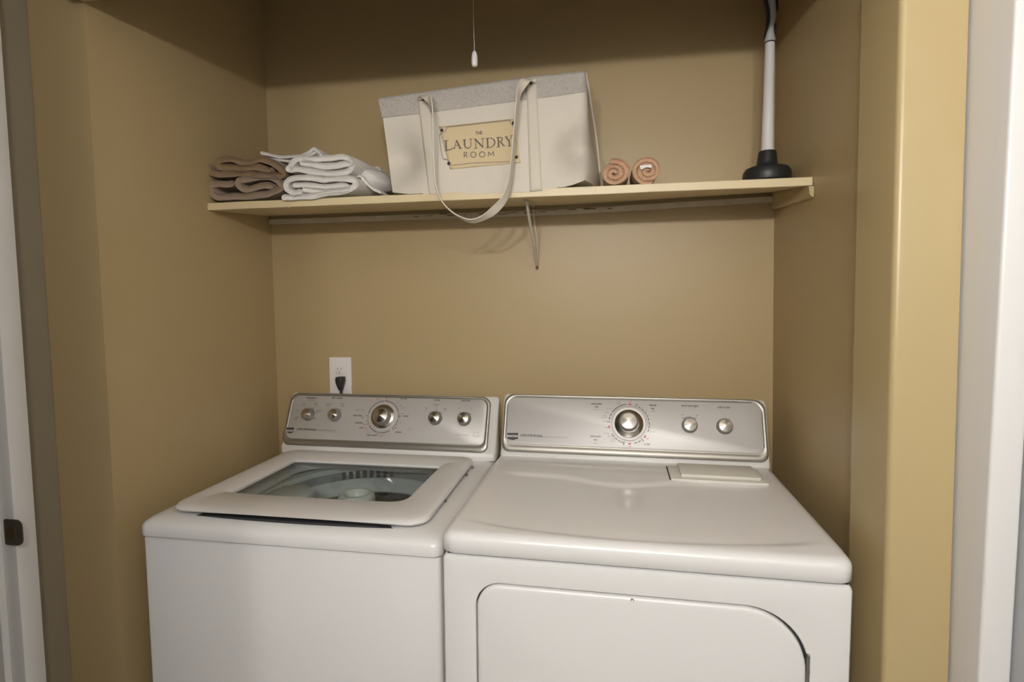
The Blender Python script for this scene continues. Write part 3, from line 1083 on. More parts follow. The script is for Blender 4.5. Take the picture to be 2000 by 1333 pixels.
def console(fr, W, L, parent, x_extra, back, r=.028, base_z=None, ybase=None):
    """white housing, satin bezel, silver panel"""
    # bezel (face-plane rings)
    bm = bmesh.new()
    rg = []
    for n, i, ib in ((-.022, .004, .002), (-.004, 0, 0), (.002, .0015, .002), (.0035, .004, .006), (.0030, .0085, .016), (.0018, .0105, .0185), (.0022, .0115, .021)):
        rg.append([fr.at(a, b, n) for a, b in rrect(i, W - i, ib, L - i * .9, (r * .75, r * .75, r, r), 8, 16)])
    loft(bm, rg, cap0=True, cap1=False)
    ob('console_bezel', bm, M['bezel'], parent, angle=40)
    # panel
    bm = bmesh.new()
    rg = []
    for n, i, ib in ((.0010, .0112, .0205), (.0024, .0118, .0215), (.0030, .0130, .0235)):
        rg.append([fr.at(a, b, n) for a, b in rrect(i, W - i, ib, L - i * .9, (r * .6, r * .6, r * .8, r * .8), 8, 16)])
    loft(bm, rg)
    pan = ob('control_panel', bm, M['panel'], parent, angle=40)
    # housing behind and below
    bm = bmesh.new()
    ftop = fr.at(0, L, -.006); fbot = fr.at(0, 0, -.006)
    pr = [(ybase, base_z), (ybase, fbot.z - .004), (fbot.y + .004, fbot.z + .002), (ftop.y + .003, ftop.z - .006), (ftop.y + .012, ftop.z - .001), (min(back - .002, ftop.y + .020), ftop.z - .004), (back - .0005, ftop.z - .03), (back, base_z)]
    xs = [(-.004 + x_extra[0], .012), (-.001 + x_extra[0], .004), (.004 + x_extra[0], 0), (W - .004 + x_extra[1], 0), (W + .001 + x_extra[1], .004), (W + .004 + x_extra[1], .012)]
    cy = sum(p[0] for p in pr) / len(pr); cz = sum(p[1] for p in pr) / len(pr)
    rg = []
    for x, ins in xs:
        ring = []
        for y, z in pr:
            zz_ = z if z <= base_z + .001 else z - ins * (1 if z > cz else 0)
            yy_ = y + (ins if y < cy else -ins) * .6
            ring.append(V3((fr.O.x + x, yy_, zz_)))
        rg.append(ring)
    loft(bm, rg)
    ob('console_housing', bm, M['plastic'], parent, angle=50)
    return pan


def knob(fr, a, b, R, H, parent, n0=.0035, name='control_knob', rot=0):
    u, v = fr.px(a, b, H + n0)
    c = fr.at(u, v, n0)
    Mx = Matrix((( fr.U.x, fr.V.x, fr.N.x, c.x), (fr.U.y, fr.V.y, fr.N.y, c.y), (fr.U.z, fr.V.z, fr.N.z, c.z), (0, 0, 0, 1)))
    bm = bmesh.new()
    lathe(bm, [(R * 1.04, 0), (R * 1.04, H * .12), (R, H * .2), (R * .93, H * .86), (R * .86, H * .97), (R * .78, H)], 40)
    k = ob(name, bm, M['knob_side'], parent)
    k.matrix_local = Mx
    bm = bmesh.new()
    lathe(bm, [(R * .80, H * .985), (R * .79, H * 1.005), (R * .77, H * 1.01), (R * .4, H * 1.01 + R * .09), (R * .01, H * 1.01 + R * .18)], 64)
    f = ob('knob_face', bm, M['knob_metal'], k)
    return k, (u, v)


washer = thing('washing_machine', 'white top-load washer with glass lid, left of the dryer', 'washing machine', (WX, WY, 0), WYAW)
bm = bmesh.new()
loft(bm, [[V3((a, b, z)) for a, b in rrect(.006 + i, .702 - i, .006 + i, .625 - i, .010, 5, 6)] for z, i in ((.03, .004), (.034, 0), (.8575, 0), (.8610, .0012), (.8615, .004), (.8500, .005))], cap1=False)
for x in (.05, .65):
    for y in (.06, .58):
        lathe(bm, [(.02, 0), (.02, .032)], 12, (x, y, 0))
ob('cabinet', bm, M['enamel'], washer)
bm = bmesh.new()
loft(bm, [[V3((a, b, z)) for a, b in rrect(.010 + i, .698 - i, .010 + i, .622 - i, .010, 5, 6)] for z, i in ((.8590, 0), (.8660, 0), (.8660, .006), (.8590, .006), (.8590, 0))], cap0=False, cap1=False)
ob('deck_seam', bm, M['dark'], washer, smooth=False)


def wring(x0, x1, y0, y1, r, z, bul=0.0, zb=0.0, skx=0.0):
    out = []
    for a, b in rrect(x0, x1, y0, y1, r, 8, 14):
        s = (a - (x0 + x1) / 2) / ((x1 - x0) / 2)
        fr_ = max(0, 1 - (b - y0) / .12)
        bb = b - bul * (1 - s * s) * fr_
        t = (b - y0) / max(.001, (y1 - y0))
        aa = a - skx * t * max(0, s)
        out.append(V3((aa, bb, z + zb * t)))
    return out


bm = bmesh.new()
D = [wring(.000, .706, .000, .632, .022, .8650), wring(-.001, .707, -.001, .633, .023, .872), wring(.000, .706, .000, .632, .022, .8860),
     wring(.003, .703, .004, .631, .022, .8925), wring(.010, .696, .014, .629, .024, .8985), wring(.022, .684, .030, .627, .026, .9025), wring(.036, .672, .046, .624, .03, .9040),
     wring(.066, .640, .075, .520, .03, .9040), wring(.070, .636, .080, .515, .03, .9020), wring(.075, .630, .085, .510, .03, .880), wring(.10, .61, .10, .53, .08, .8650)]
loft(bm, D, cap0=False, cap1=False)
ob('top_deck', bm, M['enamel'], washer, angle=50)

# lid frame
bm = bmesh.new()
gx0, gx1, gy0, gy1 = .120, .570, .152, .440
def lidr(x0, x1, y0, y1, r, z, bul=0.0, zb=0.0, arch=0.0):
    out = wring(x0, x1, y0, y1, r, z, bul, 0, zb)
    for p in out:
        q = (p.x - (x0 + x1) / 2) / ((x1 - x0) / 2)
        p.z += arch * max(0, 1 - q * q * 1.25) * max(0, 1 - (p.y - .03) / .05)
    return out


LR = [lidr(.056, .648, .060, .528, .035, .9080, .014, .008, .0085), lidr(.046, .658, .042, .531, .040, .9100, .018, .010, .0082), lidr(.044, .660, .038, .532, .042, .9155, .020, .010, .0045),
      lidr(.047, .657, .043, .530, .040, .9205, .019, .010, .0008), lidr(.054, .650, .052, .524, .036, .9228, .018, .009), lidr(.064, .640, .066, .512, .034, .9232, .016, .008),
      lidr(gx0 - .012, gx1 + .012, gy0 - .012, gy1 + .022, (.012, .045, .012, .012), .9222, .006), lidr(gx0, gx1, gy0, gy1, (.006, .04, .006, .006), .9165, .004), lidr(gx0, gx1, gy0, gy1, (.006, .04, .006, .006), .9095, .004)]
rev = LR + [lidr(gx0 - .004, gx1 + .004, gy0 - .004, gy1 + .004, (.006, .04, .006, .006), .9080, .004)]
loft(bm, rev + [lidr(.056, .648, .060, .528, .035, .9080, .014, .008, .0085)], cap0=False, cap1=False)
bmesh.ops.remove_doubles(bm, verts=bm.verts[:], dist=.00005)
lid = ob('lid', bm, M['enamel'], washer, angle=50)
bm = bmesh.new()
loft(bm, [wring(gx0 - .003, gx1 + .003, gy0 - .003, gy1 + .003, (.006, .04, .006, .006), z, .004) for z in (.9095, .9125)])
ob('lid_window', bm, M['glass'], lid)
bm = bmesh.new()          # dark solid standing in for the shade under the front lip
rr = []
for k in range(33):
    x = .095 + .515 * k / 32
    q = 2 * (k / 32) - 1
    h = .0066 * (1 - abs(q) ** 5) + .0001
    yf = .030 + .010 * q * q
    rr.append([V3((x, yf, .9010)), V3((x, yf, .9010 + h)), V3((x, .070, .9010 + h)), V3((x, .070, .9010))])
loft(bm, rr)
ob('lid_lip_shade', bm, M['dark'], washer, smooth=False)
for y in (.20, .40, .47):
    bm = bmesh.new()
    box(bm, .652, .6585, y, y + .005, .9042, .911, .001, 1)
    ob('lid_bumper', bm, M['hinge'], washer)

# tub, basket, agitator
TC = (.372, .335)


def circ(r, z, n=64, sx=1.0):
    return [V3((TC[0] + sx * r * math.cos(2 * PI * k / n), TC[1] + r * math.sin(2 * PI * k / n), z)) for k in range(n)]


bm = bmesh.new()
loft(bm, [circ(.300, .862), circ(.262, .864), circ(.256, .860), circ(.250, .853)], cap0=False, cap1=False)
ob('tub_cover', bm, M['tub'], washer)
bm = bmesh.new()
loft(bm, [circ(.250, .8535), circ(.248, .845), circ(.246, .8285)], cap0=False, cap1=False)
ob('tub_gap', bm, M['tub_dark'], washer)
bm = bmesh.new()
loft(bm, [circ(.245, .8285), circ(.241, .832), circ(.234, .832), circ(.230, .827), circ(.215, .800), circ(.212, .795), circ(.216, .790)], cap0=False, cap1=False)
bk = ob('balance_ring', bm, M['tub'], washer)
bm = bmesh.new()
prof = [circ(.216, .792)] + [circ(.216 + .003 * math.sin(k * 1.9), .785 - k * .012) for k in range(22)] + [circ(.20, .51), circ(.02, .50)]
loft(bm, prof, cap0=False, cap1=True)
ob('basket', bm, M['basket'], washer)
bm = bmesh.new()
for k in range(8):
    a = math.radians(97 + 4.9 * (k - 2.2)) + .10
    c = V3((TC[0] + .2470 * math.cos(a), TC[1] + .2470 * math.sin(a), .8425))
    t = V3((-math.sin(a), math.cos(a), 0)); rdir = V3((math.cos(a), math.sin(a), 0))
    P = [c + t * .0060 - V3((0, 0, .0120)), c - t * .0060 - V3((0, 0, .0120)), c - t * .0060 + V3((0, 0, .0110)), c + t * .0060 + V3((0, 0, .0110))]
    prism(bm, P, rdir * -.0015, rdir * .001)
ob('fill_slot', bm, M['dark'], washer, smooth=False)
bm = bmesh.new()          # inlet panel holding the slots, lighter ribs between them
a0, a1 = math.radians(82), math.radians(126)
G = [[bm.verts.new(V3((TC[0] + .2478 * math.cos(a0 + (a1 - a0) * i / 24), TC[1] + .2478 * math.sin(a0 + (a1 - a0) * i / 24), z))) for i in range(25)] for z in (.829, .857)]
for i in range(24):
    bm.faces.new((G[0][i], G[0][i + 1], G[1][i + 1], G[1][i]))
ob('inlet_panel', bm, M['tub'], washer)
bm = bmesh.new()
ax, ay = .356, .350
lathe(bm, [(.060, .56), (.055, .70), (.049, .80), (.048, .825), (.050, .832), (.050, .846), (.0475, .855), (.042, .860), (.034, .860), (.029, .856), (.025, .846), (.022, .838)], 48, (ax, ay, 0))
ag = ob('agitator', bm, M['agit'], washer)
bm = bmesh.new()
for k in range(4):
    a = PI / 4 + k * PI / 2
    d = V3((math.cos(a), math.sin(a), 0)); t = V3((-d.y, d.x, 0))
    P = [V3((ax, ay, .53)) + d * .05 - t * .006, V3((ax, ay, .53)) + d * .17 - t * .006, V3((ax, ay, .60)) + d * .12 - t * .006, V3((ax, ay, .74)) + d * .052 - t * .006]
    prism(bm, P, t * 0, t * .012)
ob('agitator_fin', bm, M['agit'], ag)
# bleach dispenser ledge, left inside the tub opening
bm = bmesh.new()
dpts = [(.155, .225, .862), (.235, .30, .862), (.240, .345, .862), (.185, .385, .862), (.130, .36, .862), (.115, .28, .862)]
prism(bm, dpts, (0, 0, .004), (0, 0, -.03))
bmesh.ops.bevel(bm, geom=bm.edges[:], offset=.004, segments=2, affect='EDGES', profile=.5)
ob('bleach_dispenser', bm, M['tub'], washer)

# console
WF = Frame(WX, WY, WYAW, (.0035, .553, .929), (0, .072, .158), .1735)
WW, WL = .676, .1735
pan_w = console(WF, WW, WL, washer, (-.002, .020), .640, base_z=.903, ybase=.5555)
for a, b, r in ((597, 808, .0195), (649, 809, .0195), (847, 815, .0205), (904, 816.5, .0205)):
    knob(WF, a, b, r, .021, washer)


def dial(fr, a, b, ro, parent):
    """ring, chrome bowl, knob"""
    u, v = fr.px(a, b, .004)
    c = fr.at(u, v, .003)
    bm = bmesh.new()
    lathe(bm, [(ro, 0), (ro, .0015), (ro * .985, .0035), (ro * .88, .0045), (ro * .80, .0035)], 64, c, fr.U, fr.V, fr.N)
    d = ob('dial_ring', bm, M['ring'], parent)
    bm = bmesh.new()
    lathe(bm, [(ro * .84, .001), (ro * .82, .0065), (ro * .78, .0075), (ro * .74, .0085), (ro * .60, .0115), (ro * .50, .013)], 64, c, fr.U, fr.V, fr.N)
    ob('dial_skirt', bm, M['chrome'], d)
    return (u, v), c, d


(wu, wv), wc, wdial = dial(WF, 748.3, 814.4, .0465, washer)
knob(WF, 742, 811.5, .0275, .034, washer, name='cycle_knob')

# printed marks
def arc(bm, fr, uc, vc, r, a0, a1, w, n, mi=0, step=3):
    k = max(2, int(abs(a1 - a0) / step))
    pr = None
    for i in range(k + 1):
        a = math.radians(a0 + (a1 - a0) * i / k)
        p = bm.verts.new(fr.at(uc + (r - w / 2) * math.cos(a), vc + (r - w / 2) * math.sin(a), n))
        q = bm.verts.new(fr.at(uc + (r + w / 2) * math.cos(a), vc + (r + w / 2) * math.sin(a), n))
        if pr:
            f = bm.faces.new((pr[0], p, q, pr[1])); f.material_index = mi
        pr = (p, q)


def seg(bm, fr, p0, p1, w, n, mi=0):
    u0, v0 = fr.px(*p0, n); u1, v1 = fr.px(*p1, n)
    L = math.hypot(u1 - u0, v1 - v0) or 1
    du, dv = -(v1 - v0) / L * w / 2, (u1 - u0) / L * w / 2
    f = bm.faces.new([bm.verts.new(fr.at(u, v, n)) for u, v in ((u0 + du, v0 + dv), (u1 + du, v1 + dv), (u1 - du, v1 - dv), (u0 - du, v0 - dv))])
    f.material_index = mi


def txt(bm, fr, body, a, b, h, mi=0, al='CENTER', width=None, bold=.0):
    """lettering centred on pixel a,b; h = size in metres; width in pixels fits the length"""
    c = fr.pt(a, b, .0034)
    sq = 1.0
    if width:
        u0, _ = fr.px(a - width / 2, b, .0034); u1, _ = fr.px(a + width / 2, b, .0034)
        sq = (u1 - u0) / (.55 * h * len(body))
    text_bm(bm, body, c, fr.U, fr.V, h, mi, al, sq, bold)


IM = [M['ink'], M['ink_grey'], M['red'], M['logo']]
NP = .0034


def printed(name, panel, fn):
    b = bmesh.new()
    fn(b)
    return ob(name, b, M['ink'], panel, smooth=False, mats=IM)


def tick(b, fr, u, v, R_, tk, r0, r1, w, mi=0):
    c_, s_ = math.cos(math.radians(tk)), math.sin(math.radians(tk))
    b.faces.new([b.verts.new(fr.at(u + rr * c_ - ww * s_, v + rr * s_ + ww * c_, NP)) for rr, ww in ((R_ + r0, -w), (R_ + r1, -w), (R_ + r1, w), (R_ + r0, w))]).material_index = mi


def control(fr, panel, head, subs, kn=None, ticks=(), H=.0245, R_=.0225, arcspan=None, sub_h=.0048):
    """one control's heading, small words and tick marks"""
    def fn(b):
        for t, x, y, w, h in head:
            txt(b, fr, t, x, y, h, 0, width=w, bold=.018)
        for t, x, y, w in subs:
            txt(b, fr, t, x, y, sub_h, 0, width=w, bold=.01)
        if kn:
            u, v = fr.px(kn[0], kn[1], H)
            if arcspan:
                arc(b, fr, u, v, R_, arcspan[0], arcspan[1], .0012, NP, 0)
            for tk in ticks:
                tick(b, fr, u, v, R_, tk, -.001, .006, .0006)
    printed('control_lettering', panel, fn)


control(WF, pan_w, [('temperature', 608.5, 777.5, 25, .0085)], [('wash / rinse', 608.5, 782, 14), ('hot', 594, 788, 5), ('cold', 592.5, 791.5, 7), ('warm', 617, 787.5, 7), ('cold', 616.5, 791.5, 8), ('cold', 581, 802, 6), ('warm', 623, 802.5, 9),
        ('cold', 579, 816, 8), ('cold', 577, 820, 6), ('hot', 614, 818.5, 7)], (597, 808), (20, 60, 118, 162, 205, 335), arcspan=(60, 118))
control(WF, pan_w, [('fabric softener', 659, 778, 30, .0085)], [('no softener', 642, 789, 15), ('added', 640.5, 793, 8), ('softener', 669, 789.5, 10), ('added', 669.5, 793.5, 8)], (649, 809), (50, 125), arcspan=(50, 125))
control(WF, pan_w, [('soil level', 854, 782, 19, .0085)], [('light', 833, 797.5, 6), ('soil', 832, 801.5, 5), ('medium', 852, 791, 10), ('soil', 852, 795, 5), ('heavy', 869.5, 798.5, 8), ('soil', 869, 802, 5)], (847, 815), (45, 92, 140), arcspan=(45, 140))
control(WF, pan_w, [('extra rinse', 910, 783, 24, .0085)], [('off', 896, 798, 4), ('on', 919.5, 798.5, 4)], (904, 816.5), (42, 128), arcspan=(42, 128))


def wdial_marks(b):
    for t, x, y, w, hh in (('heavy duty', 698.5, 812, 22, .0078), ('presoak', 701, 826, 17, .0078), ('soak', 705.5, 835.5, 9, .0068), ('hand wash', 726.5, 850.5, 23, .0078), ('delicate', 778, 844.5, 17, .0078), ('casual', 792.5, 813, 14, .0078), ('normal', 788.5, 779, 15, .0078)):
        txt(b, WF, t, x, y, hh, 0, width=w, bold=.018)
    for t, x, y, w in (('whites', 744, 775.5, 7), ('warm', 744, 779, 6), ('super', 761.5, 775, 8), ('normal', 763, 779, 11), ('14', 774, 783, 4), ('10', 777, 787, 4), ('regular', 787, 797, 14), ('light load', 704, 801, 24), ('6', 782, 826.5, 4), ('4', 776.5, 833.5, 3), ('2', 760, 848, 4), ('rinse', 749, 850.5, 6), ('8', 717.5, 840.5, 3), ('6', 722, 845, 3)):
        txt(b, WF, t, x, y, .0048, 1, width=w)
    for a0, a1, w in ((92, 170, .0018), (88, 20, .0018), (15, -5, .0016), (-8, -45, .0016), (-55, -98, .0020), (-105, -145, .0020)):
        arc(b, WF, wu, wv, .0515, a0, a1, w, NP, 0)
    for a0 in (178, 196, 207, -45, -100, 86, 3):
        tick(b, WF, wu, wv, .050, a0, 0, .009, .0007)
    for a0 in (93, 185, 203, 213, -40, -94, 8):
        arc(b, WF, wu, wv, .0515, a0 - 2, a0 + 3, .0019, NP + .0001, 2)
    for x, y in ((737, 780.5), (754, 777.5), (782, 793), (785, 808.5), (709, 816.5), (711, 829.5), (714, 837), (744, 852), (773, 837)):
        seg(b, WF, (x - 1.7, y + .8), (x + 1.7, y - .8), .0022, NP, 2)


printed('dial_lettering', pan_w, wdial_marks)


def w_model(b):
    txt(b, WF, 'CENTENNIAL', 599, 839.5, .0085, 0, width=35, bold=.018)
    txt(b, WF, 'COMMERCIAL TECHNOLOGY', 637, 841.3, .0045, 1, width=36)


printed('model_lettering', pan_w, w_model)


def w_note(b):
    txt(b, WF, 'quiet series', 802, 837, .0038, 1, width=13)
    txt(b, WF, 'wash system', 802, 840.5, .0038, 1, width=13)


printed('series_lettering', pan_w, w_note)


def w_cert(b):
    txt(b, WF, 'energy star qualified', 902, 850, .0050, 1, width=38)
    for p, q in (((925, 845), (935, 846)), ((935, 846), (935, 855)), ((935, 855), (924.5, 854)), ((924.5, 854), (925, 845)), ((925, 851), (935, 852))):
        seg(b, WF, p, q, .0006, NP, 1)


printed('certification_mark', pan_w, w_cert)


def emblem(fr, x0, y0, x1, y1, parent, sh):
    """dark shield badge with light lettering"""
    bm = bmesh.new()
    mk = lambda dx, n: [fr.pt(x0 + dx, y0 + dx * .6, n), fr.pt(x1 - dx, y0 + dx * .6, n), fr.pt(x1 - dx, y1 - 3.2 - dx * .4, n), fr.pt((x0 + x1) / 2, y1 - dx * .7, n), fr.pt(x0 + dx, y1 - 3.2 - dx * .4, n)]
    loft(bm, [mk(0, .003), mk(0, .0036)], mi=1)
    loft(bm, [mk(.8, .0036), mk(.8, .0039)], mi=0)
    bb = [fr.pt(x0 + 1.2, y0 + 4.5, .0041), fr.pt(x1 - 1.2, y0 + 4.5, .0041), fr.pt(x1 - 1.2, y0 + 9.2, .0041), fr.pt(x0 + 1.2, y0 + 9.2, .0041)]
    bm.faces.new([bm.verts.new(p) for p in bb]).material_index = 2
    c = fr.pt((x0 + x1) / 2, y0 + 6.9, .0043)
    u0, _ = fr.px(x0 + 2, y0 + 6, .004); u1, _ = fr.px(x1 - 2, y0 + 6, .004)
    h = .0072
    text_bm(bm, 'MAYTAG', c, fr.U, fr.V, h, 1, 'CENTER', (u1 - u0) / (.64 * h * 6), .03)
    ob('brand_badge', bm, M['ink'], parent, smooth=False, mats=[M['ink'], M['logo'], M['ink_grey']])


emblem(WF, 558, 835, 575, 848, pan_w, 0)

# ------------------------------------------------------------------ dryer
dryer = thing('clothes_dryer', 'white front-load clothes dryer, right of the washer', 'dryer', (DX, DY, 0), DYAW)
bm = bmesh.new()
dh = lambda i, y: [V3((a, y, b)) for a, b in rrect(.0695 + i, .6680 - i, .231 + i, .8430 - i, (.05, .05, .110 - i, .049 - i), 14, 12)]
fr_ = lambda i, y: [V3((a, y, b)) for a, b in rrect(.003 + i, .735 - i, .03 + i, .8935 - i, .012, 14, 12)]
loft(bm, [fr_(0, .655), fr_(0, .013), fr_(.0012, .0075), (fr_(.004, .0042)), fr_(.010, .003), dh(-.004, .003), dh(-.001, .0036), dh(0, .0055), dh(.0004, .020)])
for x in (.05, .68):
    for y in (.06, .60):
        lathe(bm, [(.02, 0), (.02, .032)], 12, (x, y, 0))
ob('cabinet', bm, M['enamel'], dryer)
bm = bmesh.new(); box(bm, .012, .728, .010, .64, .8925, .8965)
ob('top_seam', bm, M['dark'], dryer, smooth=False)

bm = bmesh.new()
NXX, NYY = 110, 96
W_, D_ = .738, .672


def rr_sdf(x, y, x0, x1, y0, y1, r):
    cx, cy = (x0 + x1) / 2, (y0 + y1) / 2
    qx, qy = abs(x - cx) - (x1 - x0) / 2 + r, abs(y - cy) - (y1 - y0) / 2 + r
    return math.hypot(max(qx, 0), max(qy, 0)) + min(max(qx, qy), 0) - r


def dtop(x, y):
    z = .9405
    d = -rr_sdf(x, y, 0, W_, 0, D_ + .05, .028)         # inside distance
    R = .020
    if d < R:
        z -= .0165 * (1 - math.sqrt(max(0, 1 - (1 - max(d, 0) / R) ** 2)))
    # gentle slope from the front edge
    z -= .0035 * (1 - sstep(0.0, .07, y))
    # dished area, front rim is a shallow smile, rear rim a wave
    s = (x - .36) / .33
    fy = .052 - .034 * (1 - s * s) if abs(s) < 1.05 else .06
    ry = .395 - .050 * math.exp(-((x - .345) / .11) ** 2)
    e = min(y - fy, ry - y)
    ex = min(x - .015, W_ - .015 - x)
    z -= .0065 * sstep(0, .022, e) * sstep(0, .11, ex)
    return z


def span(n, L, e):
    out = []
    for i in range(n + 1):
        t = i / n
        out.append(L * t)
    return out


xs_ = sorted(set([0, .001, .0025, .005, .008, .012, .016, .020, .026] + [.026 + (W_ - .052) * i / 90 for i in range(91)] + [W_ - q for q in (0, .001, .0025, .005, .008, .012, .016, .020)]))
ys_ = sorted(set([0, .001, .0025, .005, .008, .012, .016, .020, .026] + [.026 + (D_ - .03) * i / 90 for i in range(91)]))
corner = .028
G = []
for y in ys_:
    row = []
    for x in xs_:
        xx, yy = x, y
        # pull the front corners onto a round plan
        for cx, sx in ((corner, -1), (W_ - corner, 1)):
            if (xx - cx) * sx > 0 and yy < corner:
                dx, dy = (xx - cx) * sx, corner - yy
                m_ = max(dx, dy); L_ = math.hypot(dx, dy)
                if L_ > 0:
                    k_ = m_ / L_
                    xx, yy = cx + sx * dx * k_, corner - dy * k_
                break
        row.append(bm.verts.new((xx, yy, dtop(xx, yy))))
    G.append(row)
for j in range(len(ys_) - 1):
    for i in range(len(xs_) - 1):
        bm.faces.new((G[j][i], G[j][i + 1], G[j + 1][i + 1], G[j + 1][i]))
border = [G[j][0] for j in range(len(ys_) - 1, -1, -1)] + G[0][1:] + [G[j][-1] for j in range(1, len(ys_))]
cc_ = V3((W_ / 2, D_ / 2, 0))
prevr = border
for dz, ins in ((.9, 0), (1, 0)):
    pass
mid = [bm.verts.new((v.co.x, v.co.y, .8995)) for v in border]
low = [bm.verts.new((v.co.x + (.003 if v.co.x < W_ / 2 else -.003), v.co.y + (.003 if v.co.y < .1 else 0), .8965)) for v in border]
for A, B in ((border, mid), (mid, low)):
    for i in range(len(A) - 1):
        bm.faces.new((A[i], A[i + 1], B[i + 1], B[i]))
ob('top_panel', bm, M['enamel'], dryer, angle=60)

# dark ring that puts shade into the gap round the door
bm = bmesh.new()
loft(bm, [[V3((a, y, b)) for a, b in rrect(.0690 + i, .6685 - i, .2305 + i, .8435 - i, (.05, .05, .110 - i, .049 - i), 14, 12)] for y, i in ((.0125, 0), (.0125, .0045), (.0150, .0045))], cap0=False, cap1=False)
ob('door_gap_shade', bm, M['dark'], dryer)
# lint screen lid
bm = bmesh.new()
LZ = .9405


def skew(bm_, k, y0):
    for v in bm_.verts:
        v.co.x += k * (v.co.y - y0)


box(bm, .468, .694, .384, .498, LZ - .003, LZ + .0045, .0015, 2)
lint = ob('lint_screen_lid', bm, M['ivory'], dryer)
bm = bmesh.new()
box(bm, .494, .680, .402, .500, LZ + .004, LZ + .0115, .002, 2)
ob('lint_lid_handle', bm, M['ivory'], lint)
bm = bmesh.new(); box(bm, .4655, .4685, .386, .498, LZ - .003, LZ + .0012)
ob('lint_lid_gap', bm, M['dark'], lint, smooth=False)

# door
bm = bmesh.new()
dr = lambda i, y: [V3((a, y, b)) for a, b in rrect(.0725 + i, .6625 - i, .235 + i, .8395 - i, (.05, .05, .107 - i, .045 - i), 14, 12)]
loft(bm, [dr(0, .0195), dr(0, .0040), dr(.0010, .0018), dr(.0030, .0006), dr(.006, .0000), dr(.010, -.0004)])
door = ob('door', bm, M['enamel'], dryer, angle=50)
bm = bmesh.new()
loft(bm, [[V3((a, y, b)) for a, b in rrect(.141 + i, .331 - i, .560 + i, .653 - i, .015, 6, 4)] for y, i in ((.0005, 0), (-.0045, .001), (-.0065, .004), (-.0060, .008), (-.0015, .018), (-.0002, .02))])
ob('door_handle', bm, M['enamel'], door)
bm = bmesh.new()
box(bm, .6625, .6680, -.0008, .0135, .52, .766, .001, 1)
for k in range(6):
    box(bm, .6622, .6684, -.0012, .0135, .735 - k * .035, .7362 - k * .035)
tube(bm, [(.6650, -.001, .52), (.6650, -.001, .764)], .0022, 8)
ob('door_hinge', bm, M['hinge'], dryer)
bm = bmesh.new()
lathe(bm, [(.0032, 0), (.0032, .0008), (.002, .0010), (.0016, .0004)], 14, (.3655, .0010, .8355), (1, 0, 0), (0, 0, 1), (0, -1, 0))
ob('door_screw', bm, M['hinge'], door)

DF = Frame(DX, DY, DYAW, (.0115, .528, .955), (0, .062, .156), .168)
DW, DL = .7195, .168
pan_d = console(DF, DW, DL, dryer, (0, .0), .642, base_z=.937, ybase=.5305)
for a, b, r in ((1348.5, 829.5, .0200), (1417.5, 831.5, .0205)):
    knob(DF, a, b, r, .019, dryer)
(du_, dv_), dc_, ddial = dial(DF, 1228.3, 828.3, .0475, dryer)
knob(DF, 1227.8, 822.5, .0272, .032, dryer, name='cycle_knob')
def d_pointer(b):
    seg(b, DF, (1246, 837), (1250.5, 839.5), .0018, .0165, 0)


printed('dial_pointer', ddial, d_pointer)
printed('dial_pointer', wdial, lambda b: seg(b, WF, (763.5, 804.8), (768, 803.3), .0018, .0165, 0))
control(DF, pan_d, [('end of cycle signal', 1347, 793, 47, .0082)], [('off', 1332.5, 810.5, 5), ('on', 1361.5, 811.5, 5)], (1348.5, 829.5), (50, 130), .0225, .0235, (50, 130))
control(DF, pan_d, [('push to start', 1414, 796, 33, .0082)], [])


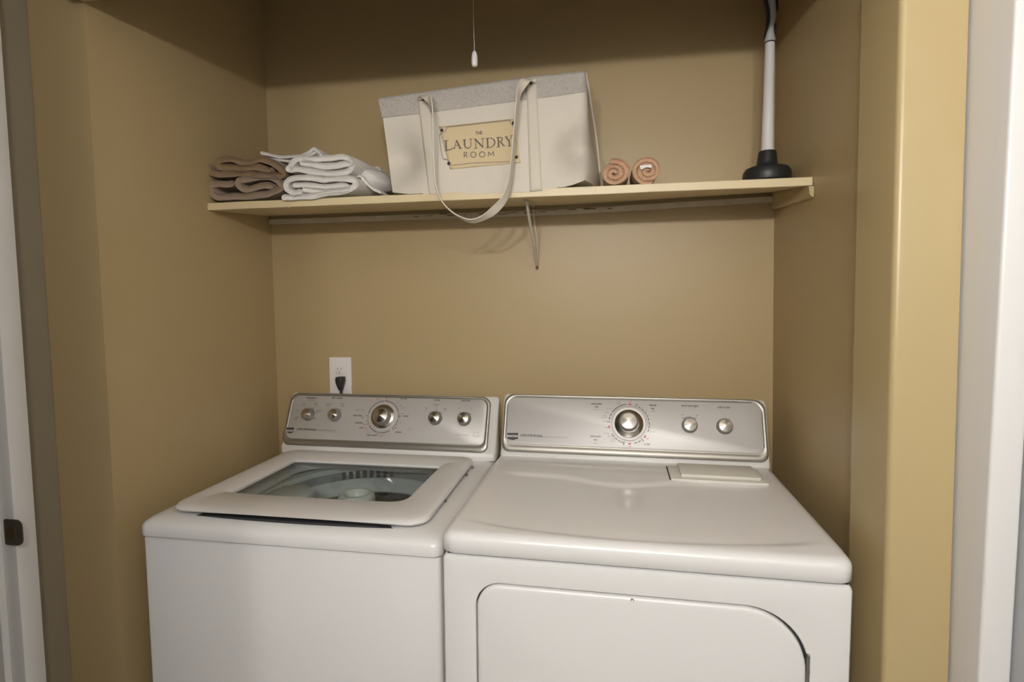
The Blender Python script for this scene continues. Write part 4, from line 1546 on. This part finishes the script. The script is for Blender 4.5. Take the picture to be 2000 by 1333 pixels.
def ddial_marks(b):
    for t, x, y, w, hh, mi in (('automatic', 1165.5, 789, 26, .0088, 0), ('dry', 1165.5, 795, 8, .0088, 0), ('automatic', 1163.5, 852.5, 26, .0086, 1), ('dry', 1163, 859.5, 8, .0086, 1), ('timed', 1275, 791.8, 16, .0088, 0), ('dry', 1275, 798.5, 8, .0088, 0), ('air fluff', 1263.5, 868.5, 20, .0086, 1)):
        txt(b, DF, t, x, y, hh, mi, width=w, bold=.018)
    for t, x, y, w in (('auto', 1165, 800.5, 11), ('energy', 1208, 786, 11), ('preferred', 1208, 789.5, 11), ('more dry', 1190.5, 799, 14), ('very dry', 1185, 806, 10), ('energy', 1181, 812.5, 9), ('preferred', 1180.5, 816.5, 13), ('less dry', 1180, 823, 11),
                       ('less dry', 1185, 847, 14), ('dry', 1191, 852.5, 10), ('energy', 1196.5, 858, 9), ('preferred', 1197, 862, 14), ('80', 1247, 792, 3), ('70', 1255, 797.5, 3), ('60', 1262, 803, 4), ('50', 1267, 811.5, 3), ('40', 1270.5, 819.5, 3), ('30', 1271, 829.5, 3), ('20', 1270, 838.5, 3), ('less time', 1274.5, 844, 15), ('minutes', 1275, 804, 12),
                       ('auto', 1163, 866, 11), ('30', 1248, 865, 3)):
        txt(b, DF, t, x, y, .0049, 1, width=w)
    RR = .0553
    for a0, a1 in ((98, 146), (150, 158), (161, 170), (212, 224), (227, 235), (238, 246), (248, 254), (62, 54), (51, 43), (40, 31), (28, 22), (19, 11), (8, 0), (-3, -11), (-14, -22), (-55, -63), (-66, -74)):
        arc(b, DF, du_, dv_, RR, a0, a1, .0019, NP, 0)
    for a0 in (69, 176, -50, -104):
        tick(b, DF, du_, dv_, .0515, a0, 0, .0105, .0008)
    for a0 in (87, 191, -38, -88):
        arc(b, DF, du_, dv_, RR, a0 - 4, a0 + 4, .0032, NP, 2, 2)
        c_, s_ = math.cos(math.radians(a0)), math.sin(math.radians(a0))
        p = (du_ + .0630 * c_, dv_ + .0630 * s_)
        b.faces.new([b.verts.new(DF.at(p[0] + a, p[1] + q, NP)) for a, q in ((-.004, -.0008), (.003, -.0008), (.004, .0012), (-.002, .0006))]).material_index = 2
    arc(b, DF, du_, dv_, .0508, 0, 360, .0006, NP, 1)


printed('dial_lettering', pan_d, ddial_marks)


def d_model(b):
    txt(b, DF, 'CENTENNIAL', 1038, 851.7, .0092, 0, width=41, bold=.018)
    txt(b, DF, 'COMMERCIAL TECHNOLOGY', 1084, 854.7, .0048, 1, width=44)


printed('model_lettering', pan_d, d_model)
emblem(DF, 989.5, 845.5, 1013, 861, pan_d, 0)

# ------------------------------------------------------------------ strike plate on the left door jamb
yj = CY1 - .0165
sp = thing('strike_plate', 'dark bronze strike plate on the white door jamb at the left edge', 'strike plate', (XL, yj, .93))
a_ = onY(8, 1014, yj); b_ = onY(38, 1066, yj)
bm = bmesh.new()
zt_, zb_ = a_.z - .93, b_.z - .93
xa_, xb_ = a_.x - XL, onY(45, 1040, yj).x - XL
rg = []
outl_ = rrect(xa_, xb_, zb_, zt_, (.004, .014, .014, .004), 6, 3)
R0 = [V3((a, -.0005 + (0.014 * max(0, (a + .004)) / .0175 if a > -.004 else 0), b)) for a, b in outl_]
rg = [[V3((a, .0005, b)) for a, b in outl_], [V3((a, -.0016, b)) for a, b in outl_]]
loft(bm, rg)
ob('plate', bm, M['bronze'], sp)
bm = bmesh.new()
zm = (zt_ + zb_) / 2
loft(bm, [[V3((a, y, b)) for a, b in rrect(xa_ + .006, xa_ + .026, zm - .012, zm + .012, .003, 4, 1)] for y in (-.0014, -.0021)])
ob('latch_hole', bm, M['brass'], sp)
